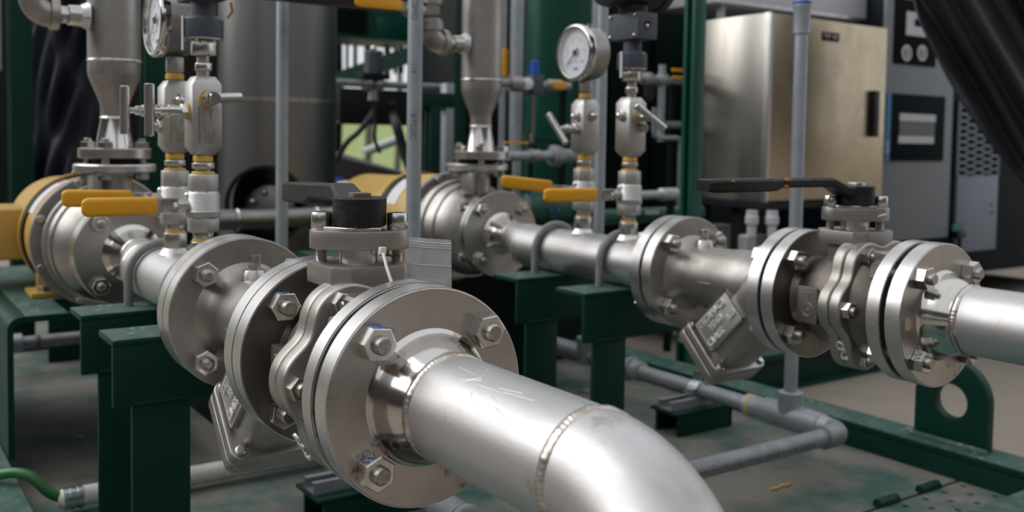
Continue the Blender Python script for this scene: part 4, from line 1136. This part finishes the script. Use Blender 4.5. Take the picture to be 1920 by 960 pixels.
MB().ring(wrap(ah, zh, vr-.006), (tocam*math.cos(ah)+tl*math.sin(ah)), hr-.002, hr+.008, -.010, .012, 48).build('opening_collar', 'machine_grey', ves)
nd = (tocam*math.cos(ah)+tl*math.sin(ah)); nc = wrap(ah, zh-.02, vr-.09)
nz = MB().lathe([(0, .075), (.002, .078), (.022, .078), (.024, .075)], nc, nd, 48).build('nozzle_flange', 'vessel_steel', ves)
for k in range(8):
    a = PI/4*k+.3; MB().ball(nc+nd*.024+(tl*math.cos(a)+Z3*math.sin(a))*.058, .011, 10).build('flange_bolt', 'bolt_steel', nz)
pp = at(415, 413, 2.62); L0 = pp-Y3*.35
t = thing('process_pipe', 'grey steel pipe crossing in front of the vessel opening', 'pipe', L0)
MB().lathe([(0, .028), (.78, .028)], (0, 0, 0), Y3, 40).build('tube', 'vessel_steel', t)
for s in (.39, .62): MB().lathe([(0, .029), (.003, .031), (.006, .029)], (0, s, 0), Y3, 40).build('weld_bead', 'steel_clean', t)

# dark covers behind: tarpaulins and boxes added for the darkness there
def tarp(name, label, nx, ny, fn, m, sol=.004):
    ob = MB().sheet(nx, ny, fn).build(name, m, angle=90, solid=sol); return tag(ob, label, 'tarpaulin')
rnd = random.Random(3)
ph = [(rnd.uniform(3, 16), rnd.uniform(2, 9), rnd.uniform(0, 6), rnd.uniform(.004, .016)) for _ in range(14)]
def crumple(a, b): return sum(A*math.sin(u*a*3+w*b*3+q) for u, w, q, A in ph)
def tl_fn(a, b):
    p = at(30+180*a, -40+460*b, 3.25)+F_*(crumple(a, b)*.35+.012*math.sin(a*9+1.5*math.sin(b*4))); return p
tarp('tarpaulin', 'crumpled dark navy tarpaulin hanging behind the left riser', 60, 80, tl_fn, 'tarp')
XL = [(-80, 1690), (0, 1712), (40, 1722), (80, 1742), (140, 1772), (200, 1806), (280, 1862), (330, 1905), (390, 1965), (460, 2040)]
def xl(y):
    for (y0, x0), (y1, x1) in zip(XL, XL[1:]):
        if y <= y1: return x0+(x1-x0)*(y-y0)/(y1-y0)
    return XL[-1][1]
def tr_fn(a, b):
    y = -80+530*b; x = xl(y)+(2120-xl(y))*a
    s = (x-1712)-(.62*y)             # folds run down to the right
    f = .05*math.sin(s*.042+.6)+.022*math.sin(s*.10+y*.004)+.05*math.exp(-((a)/.05)**2)
    return at(x, y, 2.85+f+.12*a)
tarp('tarpaulin', 'grey-black tarpaulin draped over the cabinets at upper right', 90, 60, tr_fn, 'tarp_right')

def backdrop(px0, px1, D, depth, label, m='green_dark', z0=0., z1=2., name='dark_backdrop', cat='machine', ribs=0):  # added box standing in for the dark depth of the bay
    p = at(px0, 250, D); p.z = z0; w = onY(p, px1)
    t = thing(name, label, cat, p)
    MB().bb(-depth, 0, 0, w, 0, z1-z0).build('shell', m, t, bevel=.006)
    MB().bb(.0, .004, .03, w-.03, .05, z1-z0-.05).build('front_panel', m, t, bevel=.002)
    for k in range(ribs):
        y = w*(k+.5)/ribs; MB().bb(.004, .02, y-.012, y+.012, .05, z1-z0-.05).build('rib', m, t)
    return t
backdrop(-420, 640, 4.3, .5, 'added black housing behind the left pump and vessel', 'machine_grey', z1=1.45, ribs=8)
backdrop(1095, 1330, 3.6, .5, 'added dark green housing behind the centre transmitter', 'green_dark', z1=1.45, ribs=3)
backdrop(868, 1100, 4.6, .5, 'added dark housing behind the green tank', 'machine_grey', z1=1.45, ribs=4)
backdrop(1290, 2300, 5.2, .5, 'added black housing behind the steel cabinet', 'machine_grey', z1=1.6, ribs=8)

# green tank
p = at(1048, 200, 3.45)
t = thing('green_tank', 'tall glossy green tank behind the centre gauge', 'tank', (p.x, p.y, .18))
MB().lathe([(0, .02), (.012, .07), (.05, .112), (.10, .120), (1.5, .120)], (0, 0, 0), Z3, 64).build('shell', 'green_tank', t, angle=60)
for k in range(3):
    a = 2*PI*k/3+.4; MB().bb(.09*math.cos(a)-.01, .09*math.cos(a)+.01, .09*math.sin(a)-.01, .09*math.sin(a)+.01, -.18, .08).build('leg', 'green_tank', t)
MB().ring((0, 0, .45), Z3, .119, .124, -.01, .01, 64).build('seam', 'green_tank', t)
p = at(1000, 140, 3.2)
t = thing('sight_tube', 'bright steel level tube beside the green tank', 'tube', (p.x, p.y, .62))
MB().cyl((0, 0, 0), (0, 0, .27), .009).build('tube', 'steel_polished', t); MB().cyl((-.02, .01, -.62), (-.02, .01, .02), .008).build('bracket_post', 'green_dark', t); MB().hexa((0, 0, -.01), (0, 0, .015), .026).build('nut', 'bolt_steel', t)

# regulator row in front of the tank
p = at(985, 158, 2.75)
t = thing('regulator_line', 'small air regulator line with blue knob and yellow tap before the tank', 'regulator', p)
MB().cyl((0, -.10, 0), (0, .16, 0), .012).build('tube', 'galvanised_dull', t)
MB().lathe([(0, .022), (.03, .024), (.05, .02)], (0, -.055, 0), Y3, 24).build('fitting', 'steel_cast', t)
MB().lathe([(0, .016), (.014, .017), (.016, .014)], (.012, .0, 0), V((.8, -.6, 0)), 24).build('gauge_face', 'dial', t)
MB().cyl((-.02, .15, -p.z), (-.02, .15, .02), .012).build('bracket_post', 'green_dark', t)
MB().bb(-.02, .02, .012, .052, -.03, .028).build('regulator_body', 'transmitter_blue', t, bevel=.004)
MB().cyl((0, .032, .028), (0, .032, .068), .013, ch=.002).build('knob', 'blue_cap', t)
MB().lathe([(0, .014), (.01, .019), (.05, .019), (.06, .014)], (0, .075, 0), Y3, 24).build('tap_body', 'steel_cast', t)
MB().bb(.018, .026, .082, .128, -.010, .012).build('tap_lever', 'grip_yellow', t, bevel=.003)
p = at(962, 292, 2.7)
t = thing('air_pipe', 'grey horizontal pipe with tap and union left of the centre gauge stack', 'pipe', p)
MB().cyl((0, -.02, 0), (0, .22, 0), .0145).build('tube', 'galvanised', t)
MB().cyl((-.01, -.01, -p.z), (-.01, -.01, 0), .012).build('bracket_post', 'green_dark', t)
MB().lathe([(0, .017), (.006, .021), (.03, .021), (.036, .017)], (0, .055, 0), Y3, 24).build('tap_body', 'steel_cast', t)
MB().hexa((0, .055+.018, .016), (0, .055+.018, .034), .02).build('stem', 'machine_grey', t)
MB().bb(-.007, .007, -.03, .05, .034, .039).build('tap_lever', 'grip_yellow', t, bevel=.0015)
MB().hexa((0, .135, 0), (0, .165, 0), .056).build('union_nut', 'galvanised_dull', t, bevel=.001, bseg=1)
MB().lathe([(0, .020), (.05, .020)], (0, .165, 0), Y3, 24).build('union', 'galvanised_dull', t)
p = at(945, 118, 2.9)
ob = MB().prism(rrect(.016, .085, .007), p*0, (0, 1, 0), Z3, X3, .010).build('tap_handle', 'grip_yellow', loc=p, bevel=.002); tag(ob, 'upright yellow tap handle right of the middle riser', 'handle')
# green motor pump low behind the line
p = at(1030, 392, 2.75)
t = thing('gear_pump', 'dark green cast gear pump with blue bolt caps behind the centre valves', 'pump', (p.x, p.y, p.z))
MB().lathe([(-.10, .03), (-.09, .045), (-.04, .05), (-.035, .06), (-.015, .06), (-.01, .048), (.05, .048), (.055, .056), (.075, .056), (.08, .035), (.12, .03)], (0, 0, 0), Y3, 36).build('casing', 'green_cast', t)
for y in (-.025, .065):
    for k in range(6):
        a = PI/3*k; MB().hexa((.05*math.cos(a), y-.012, .05*math.sin(a)), (.05*math.cos(a), y+.018, .05*math.sin(a)), .017).build('bolt_cap', 'blue_cap', t)
MB().bb(-.05, .05, -.06, .09, -.11, -.04).build('foot', 'green_cast', t, bevel=.006)
MB().bb(-.06, .06, -.09, .12, -p.z, -.11).build('plinth', 'green_dark', t)
p = at(1215, 403, 2.9)
t = thing('green_pipe', 'dark green pipe with white stencil behind the centre transmitter stack', 'pipe', p-Y3*.2)
MB().cyl((0, 0, 0), (0, .42, 0), .024).build('tube', 'green_tank', t)
for k in range(4): MB().bb(.0225, .0250, .17+.014*k, .178+.014*k, .004, .014).build('stencil', 'label_white', t)
# pipes in the dark bay left of the bright column
p = at(1205, 148, 3.1)
t = thing('pipe_cluster', 'small grey pipe cluster with yellow taps left of the bright green column', 'pipes', p)
MB().cyl((0, -.02, 0), (0, .17, 0), .012).build('header', 'galvanised_dull', t)
MB().cyl((0, .085, -.20), (0, .085, .05), .012).build('drop', 'galvanised', t)
MB().cyl((-.02, .15, -p.z), (-.02, .15, .01), .012).build('bracket_post', 'green_dark', t)
MB().cyl((0, .085, -.145), (0, .17, -.145), .012).build('branch', 'galvanised_dull', t)
for s in (.02, .085): MB().lathe([(0, .016), (.01, .022), (.035, .022), (.045, .016)], (0, s-.022, 0), Y3, 20).build('fitting', 'galvanised_dull', t)
MB().lathe([(0, .010), (.02, .018), (.055, .018)], (0, .03, -.07), Z3, 20).build('gauge_body', 'dark_housing', t)
for k in (0, 1): MB().bb(.01, .018, .115+.004*k, .165, .030-.024*k, .040-.024*k).build('tap_lever', 'grip_yellow', t, bevel=.002)
p = at(1226, 250, 3.0)
ob = MB().tube([(0, 0, .08), (0, 0, .01), (0, .004, -.008), (0, .016, -.014), (0, .1, -.014), (0, .112, -.018), (0, .116, -.03), (0, .116, -p.z)], .008, 12).build('drain_pipe', 'galvanised_dull', loc=p); tag(ob, 'thin bent drain pipe left of the bright green column', 'pipe')
p = at(1195, 366, 2.75)
t = thing('grey_pipe', 'grey horizontal pipe with coupling ending at the bright green column', 'pipe', p)
MB().cyl((0, 0, 0), (0, .16, 0), .0125).build('tube', 'galvanised', t); MB().cyl((-.01, .14, -p.z), (-.01, .14, 0), .012).build('bracket_post', 'green_dark', t); MB().lathe([(.085, .0125), (.090, .019), (.15, .019)], (0, 0, 0), Y3, 24).build('coupling', 'galvanised', t)

# stainless control cabinet
cc = at(1436, 200, 2.95); wy = onY(cc, 1656); wx = onX(cc, 1317); ct_ = zz(23, cc); cb = zz(380, cc)
cab = thing('control_cabinet', 'stainless steel control cabinet with black handle behind the right post', 'cabinet', (cc.x, cc.y, cb))
hgt = ct_-cb
MB().bb(wx, -.012, .004, wy, 0, hgt).build('body', 'cabinet_steel', cab, bevel=.003)
dr = MB().bb(-.011, .006, .012, wy, .003, hgt-.003).build('door', 'cabinet_door', cab, bevel=.003)
MB().bb(-.012, .010, -.002, .011, 0, hgt).build('corner_strip', 'steel_rim', cab, bevel=.001)
q = cc+V((.006, 0, 0)); hy = onY(q, 1637)
MB().bb(.006, .022, hy-.014, hy+.014, zz(257, q+Y3*hy)-cb, zz(170, q+Y3*hy)-cb).build('handle', 'black_plastic', dr, bevel=.003)
ly = onY(q, 1553); lz = zz(69, q+Y3*ly)-cb
lb = MB().bb(.006, .0085, ly-.042, ly+.042, lz-.0135, lz+.0135).build('name_plate', 'print_black', dr)
text('lettering', 'TCP -001', .0195, V((.0086, ly, lz)), Y3, Z3, 'label_white', lb, depth=.0003)
MB().bb(wx, .02, 0, wy, -.02, 0).build('mounting_frame', 'machine_grey', cab)
for k, px in enumerate((1410, 1448)):
    g = at(px, 400, 2.93)-V((cc.x, cc.y, cb)); g.z = -.022
    MB().lathe([(0, .017), (-.015, .017), (-.018, .020), (-.04, .020), (-.045, .014), (-.085, .014)], g, Z3, 24).build('cable_gland', 'panel_light', cab)
    MB().cyl(g+V((0, 0, -.08)), g+V((0, 0, -.40)), .011).build('cable', 'rubber', cab)
for yk in (.06, wy-.06): MB().bb(wx*.55-.02, wx*.55+.02, yk-.02, yk+.02, -cb, -.02).build('stand_leg', 'machine_grey', cab)
tp_ = at(1345, 12, 3.15); 
t = thing('cable_tray', 'pale steel cable tray above the stainless cabinet', 'cable tray', (tp_.x, tp_.y, zz(3, tp_)))
wt = onY(tp_, 1630); MB().bb(-.3, 0, 0, wt, 0, .12).build('tray', 'panel_light', t, bevel=.004)
MB().bb(.0, .004, .0, wt, .0, .010).build('lip', 'steel_rim', t)
for y in (.06, wt-.06): MB().bb(-.05, -.03, y-.01, y+.01, -.1, 0).build('hanger', 'galvanised', t)

# small housings under the cabinet
p = at(1400, 470, 2.75); p.z = 0
t = thing('cable_duct', 'grey rounded cable duct end under the stainless cabinet', 'duct', p)
MB().bb(-.02, .02, -.018, .018, 0, zz(440, p)).build('duct', 'galvanised_dull', t, bevel=.008, bseg=3)
p = at(1425, 470, 2.8); p.z = 0
ob = MB().cyl((0, 0, 0), (0, 0, zz(440, p)), .013).build('copper_pipe', 'brown_metal', loc=p); tag(ob, 'thin brown pipe under the stainless cabinet', 'pipe')
p = at(1345, 420, 3.3); p.z = 0
t = thing('junction_box', 'small grey junction box in the dark below the cabinet', 'box', p)
MB().bb(-.03, .03, -.05, .05, .16, .34).build('body', 'grey_cabinet', t, bevel=.004); MB().bb(-.01, .01, -.03, .03, 0, .16).build('stand', 'machine_grey', t)
MB().bb(.03, .034, -.045, .045, .165, .335).build('lid', 'grey_panel', t, bevel=.001)

# grey dryer cabinet with control panels
gc = at(1653, 250, 3.55); gw = onY(gc, 1783); gz0 = .10; gz1 = 1.5
dry = thing('dryer_cabinet', 'tall grey cabinet with dark control panel at upper right', 'cabinet', (gc.x, gc.y, gz0))
w3, w4 = onY(gc, 1798), onY(gc, 1874); w5 = onY(gc, 2100)
MB().bb(-.5, -.012, 0, w5, 0, gz1-gz0).build('body', 'cabinet_navy', dry, bevel=.004)
MB().bb(-.010, .004, .0, gw, .16, gz1-gz0).build('door', 'grey_cabinet', dry, bevel=.004)
pz = lambda py, px: zz(py, gc+Y3*onY(gc, px))-gz0
b = MB().bb(.004, .010, onY(gc, 1658), onY(gc, 1766), pz(302, 1710), pz(178, 1710)).build('control_panel', 'panel_navy', dry, bevel=.001)
MB().bb(.010, .012, onY(gc, 1655), onY(gc, 1664), pz(302, 1710), pz(178, 1710)).build('blue_strip', 'blue_strip', b)
text('lettering', 'CO', .030, V((.0125, onY(gc, 1659.5), pz(276, 1660))), Z3, -Y3, 'label_white', b, depth=.0004)
MB().bb(.010, .012, onY(gc, 1681), onY(gc, 1748), pz(228, 1715), pz(214, 1715)).build('light_bar', 'panel_light', b)
MB().bb(.010, .012, onY(gc, 1680), onY(gc, 1746), pz(269, 1715), pz(255, 1715)).build('light_bar', 'panel_light', b)
MB().bb(.010, .0115, onY(gc, 1681), onY(gc, 1747), pz(254, 1715), pz(229, 1715)).build('screen', 'lcd', b)
b = MB().bb(.004, .010, onY(gc, 1667), onY(gc, 1745), pz(122, 1705), pz(2, 1705)).build('display_panel', 'print_black', dry, bevel=.001)
MB().bb(.010, .012, onY(gc, 1687), onY(gc, 1725), pz(68, 1705), pz(24, 1705)).build('readout', 'panel_light', b)
MB().bb(.012, .013, onY(gc, 1702), onY(gc, 1718), pz(50, 1705), pz(36, 1705)).build('readout_window', 'print_black', b)
for px in (1689, 1718):
    c = V((.010, onY(gc, px), pz(100, px)))
    k = MB().lathe([(0, .030), (.004, .030)], c, X3, 32).build('dial', 'panel_light', b)
    MB().lathe([(.004, .020), (.005, .020)], c, X3, 32).build('dial_centre', 'print_grey', k); MB().bb(c.x+.005, c.x+.006, c.y-.003, c.y+.003, c.z-.016, c.z+.016).build('pointer', 'label_white', k)
# louvred side panel: slotted grille with separate slots
zl0, zl1 = pz(470, 1840), pz(330, 1840); zt = pz(190, 1840)
MB().bb(-.010, .003, w3, w4, zl0, zl1).build('lower_panel', 'grey_panel', dry, bevel=.002)
gr = MB().bb(-.012, -.006, w3, w4, zl1, zt).build('grille_back', 'print_black', dry)
gm = MB(); nc_, nr_ = 5, 11; cw = (w4-w3)/nc_; rh = (zt-zl1)/nr_
for i in range(nc_+1): gm.bb(-.006, .002, w3+i*cw-.006, w3+i*cw+.006, zl1, zt)
for j in range(nr_+1):
    for i in range(nc_):
        o_ = (.5 if i % 2 else 0)*rh
        gm.bb(-.006, .002, w3+i*cw, w3+(i+1)*cw, min(zl1+j*rh+o_, zt-.01)-.005, min(zl1+j*rh+o_, zt-.01)+.005)
gm.build('grille', 'grey_panel', dry)
for px, py in ((1864, 399), (1862, 384)):
    MB().ball((.004, onY(gc, px), pz(py, px)), .005, 10).build('panel_screw', 'machine_grey', dry)
MB().bb(.003, .012, onY(gc, 1789), onY(gc, 1808), pz(432, 1798), pz(419, 1798)).build('socket', 'teal_plastic', dry)
MB().bb(.003, .03, onY(gc, 1791), onY(gc, 1806), pz(445, 1798), pz(433, 1798)).build('plug', 'black_plastic', dry, bevel=.003)
MB().cyl((.02, onY(gc, 1798), pz(445, 1798)), (.02, onY(gc, 1798), pz(520, 1798)), .008).build('cord', 'rubber', dry)
MB().bb(-.5, -.014, w4+.10, w5-.05, .0, .06).build('plinth', 'machine_grey', dry)
b = at(1750, 530, 3.3); b.z = ZG
t = thing('machine_skid', 'green floor beam in front of the grey cabinet at right', 'beam', b)
MB().bb(-.10, 0, -1.3, 1.6, .10, .115).bb(-.052, -.044, -1.3, 1.6, .012, .10).bb(-.10, 0, -1.3, 1.6, 0, .012).build('beam', 'green_paint', t)
MB().bb(-.098, -.002, -1.3, 1.6, .115, .116).build('worn_top', 'green_top', t)
MB().bb(-1.0, -.10, -.6, 1.6, .10, .11).build('deck', 'green_deck', t)

# middle gap with view to the lawn
p = at(700, 158, 3.6)
t = thing('sample_pipe', 'grey horizontal pipe with valve and dark actuator in the middle gap', 'pipe', p)
MB().cyl((0, -.18, 0), (0, .34, 0), .014).build('tube', 'galvanised_dull', t)
MB().lathe([(0, .018), (.01, .026), (.03, .026), (.04, .018)], (0, -.045, 0), Y3, 24).build('valve_body', 'steel_cast', t); MB().lathe([(0, .018), (.01, .026), (.03, .026), (.04, .018)], (0, .0, 0), Y3, 24).build('valve_body', 'steel_cast', t)
MB().bb(-.03, .03, -.055, .055, .018, .04).build('actuator_flange', 'machine_grey', t, bevel=.003)
MB().lathe([(.04, .036), (.12, .036), (.125, .03)], (0, 0, 0), Z3, 28).build('actuator', 'transmitter_blue', t); MB().ball((0, 0, .132), .012, 10).build('actuator_cap', 'bolt_steel', t)
MB().lathe([(-.06, .02), (-.02, .016)], (0, 0, 0), Z3, 20).build('drain', 'galvanised_dull', t)
MB().tube([q-p for q in smooth([p-V((0, 0, .05)), at(701, 200, 3.61), at(704, 230, 3.62), at(703, 262, 3.62), at(712, 285, 3.7)])], .007, 10).build('drain_hose', 'rubber', t)
y7 = onY(p, 775); MB().cyl((-.0, y7, -p.z), (-.0, y7, 0), .012).build('pipe_post', 'galvanised_dull', t)
p = at(628, 165, 4.0)
ob = MB().bb(-.05, .05, 0, 1.0, -.13, 0).build('grey_beam', 'machine_grey', loc=p, bevel=.004); tag(ob, 'dark grey horizontal beam below the pipe in the middle gap', 'beam')
p = at(628, 208, 4.1)
ob = MB().bb(-.05, .05, 0, 1.0, -.055, 0).build('pale_beam', 'brown_metal', loc=p, bevel=.004); tag(ob, 'thin brownish beam under the dark beam in the middle gap', 'beam')
a, b = at(606, 160, 5.1), at(800, 90, 5.1); d = (b-a)
t = thing('diagonal_brace', 'grey-green diagonal brace crossing the middle gap', 'brace', a)
MB().prism([(0, -.042), (d.length, -.042), (d.length, .042), (0, .042)], (0, 0, 0), d.normalized(), d.normalized().cross(F_).normalized(), F_, .03).build('flat_bar', 'green_cast', t)
MB().bb(-.03, .03, .0, .06, -a.z, .03).build('brace_post', 'green_cast', t)
p = at(600, 66, 4.9); q = onY(p, 800)
t = thing('overhead_unit', 'dark green overhead unit above the middle gap', 'machine', p)
MB().bb(-.4, 0, 0, q, 0, .6).build('casing', 'green_cast', t, bevel=.006)
for k in range(5): MB().bb(0, .02, .02, q*.42, .03+.03*k, .045+.03*k).build('louvre', 'print_black', t)
MB().bb(.0, .012, q*.5, q*.98, .0, .12).build('access_cover', 'green_tank', t, bevel=.003)
for k, px in enumerate((651, 666, 688, 726, 741, 752, 789)):
    p = at(px, 110, 5.6+.2*(k % 3)); r = (.016, .022, .03, .03, .018, .03, .018)[k]
    ob = MB().cyl((0, 0, -.09), (0, 0, .6), r*.55).build('hanging_pipe', 'machine_grey', loc=p); tag(ob, ('thinnest dark upright pipe at the left end of the middle gap', 'second dark upright pipe from the left in the middle gap', 'dark upright pipe left of the actuator in the middle gap', 'dark upright pipe right of the actuator in the middle gap', 'thin dark upright pipe, second from the printed conduit', 'dark upright pipe next to the printed conduit, on its left', 'thin dark upright pipe right of the printed conduit')[k], 'pipe', 'dark pipes against the sky')
p = at(640, 9, 2.0); q = onY(p, 800)
ob = MB().bb(-.04, 0, onY(p, 405), q, 0, .05).build('black_beam', 'black_plastic', loc=p, bevel=.002); tag(ob, 'black beam along the top edge above the middle gap', 'beam')
p = at(664, 12, 1.96); w = onY(p, 752)
t = thing('overhead_tap', 'yellow lever of an overhead tap at the top edge', 'valve', p)
MB().prism(rrect(w, .022, .008), (0, w/2, .011), Y3, Z3, X3, .010).build('grip', 'grip_yellow', t, bevel=.002)
MB().lathe([(0, .012), (.01, .017), (.04, .017), (.05, .012)], (-.01, w+.01, .006), Y3, 24).build('tap_body', 'steel_cast', t)
MB().bb(-.002, .002, w-.01, w+.03, .0, .02).build('strap', 'steel_clean', t)
t = thing('frame_rail', 'green horizontal frame rail right of the printed conduit', 'rail', at(780, 172, 3.25))
MB().bb(-.05, 0, 0, .26, -.05, 0).build('rail', 'green_paint', t, bevel=.002)
p = at(840, 200, 3.35)
ob = MB().bb(-.02, .02, -.02, .02, -.55, .08).build('grey_upright', 'galvanised', loc=p, bevel=.003); tag(ob, 'pale grey upright between two green columns left of the middle riser', 'post')
p = at(612, 285, 4.3); q = onY(p, 800)
t = thing('machine_cover', 'brown sloped machine cover at the bottom of the middle gap', 'machine', (p.x, p.y, 0))
zt = zz(330, p)
MB().add([(0, 0, 0), (0, q, 0), (-.35, q, 0), (-.35, 0, 0), (0, 0, zt+.10), (0, q, zt-.02), (-.35, q, zt+.02), (-.35, 0, zt+.16)], [(0, 1, 2, 3), (4, 5, 6, 7), (0, 1, 5, 4), (1, 2, 6, 5), (2, 3, 7, 6), (3, 0, 4, 7)]).build('cover', 'brown_metal', t, bevel=.004)
MB().bb(.0, .01, .02, q-.02, .03, zt-.06).build('side_panel', 'machine_grey', t)
a, b = at(682, 286, 4.6), at(756, 258, 4.7)
ob = MB().tube([V((0, 0, 0)), (b-a)*.5, b-a], .022, 14).build('white_tube', 'lamp_white', loc=a); tag(ob, 'white slanted tube seen against the lawn in the middle gap', 'tube')
p = at(665, 344, 3.4)
t = thing('white_tank', 'small white tank top with blue cap behind the black lever', 'tank', (p.x, p.y, 0))
MB().lathe([(0, .07), (zz(350, p), .07), (zz(340, p), .06)], (0, 0, 0), Z3, 32).build('shell', 'pvc_white', t); MB().cyl((-.02, -.05, zz(346, p)), (-.02, -.05, zz(333, p)), .013).build('cap', 'blue_cap', t)
gb = at(628, 165, 4.0)+V((.056, 0, -.05))
def gpt(px): return gb+Y3*onY(gb, px)
for k, (lab, P) in enumerate((('black hose drooping at the left of the middle gap', [gpt(632)-V((0, 0, .25)), at(650, 268, 3.92), at(672, 248, 3.92), at(690, 225, 3.93), gpt(702)-V((0, 0, .03)), gpt(706)]),
                       ('thick black hose hanging beside the printed conduit', [gpt(733), gpt(736)-V((0, 0, .06)), at(742, 230, 3.93), at(755, 275, 3.93), at(770, 320, 3.93)]))):
    o = P[0]; ob = MB().tube([p-o for p in smooth(P)], (.012, .02)[k], 10).build('hose', 'rubber', loc=o, angle=60); tag(ob, lab, 'hose')

# trees beyond the lawn
rt = random.Random(5)
for k, (px, D, lab) in enumerate(((632, 17, 'bare-stemmed tree on the lawn, left in the middle gap'), (688, 15, 'tree on the lawn in the centre of the middle gap'), (745, 19, 'tree on the lawn, right in the middle gap'))):
    p = at(px, 250, D); p.z = -.1
    t = thing('tree', lab, 'tree', p, 'trees beyond the lawn')
    MB().tube([V((0, 0, 0)), V((.05, .03, 1.2)), V((-.04, .05, 2.6)), V((.06, 0, 4.2))], .12, 10, rad=[.07, .06, .05, .04]).build('trunk', 'bark', t)
    cr = MB()
    for i in range(70):
        c = V((rt.uniform(-.45, .45), rt.uniform(-.45, .45), 3.9+rt.uniform(-.7, .7))); r = rt.uniform(.12, .24)
        cr.ball(c, r, 6, (1, 1, .7))
    cr.build('crown', 'leaf', t, angle=180)
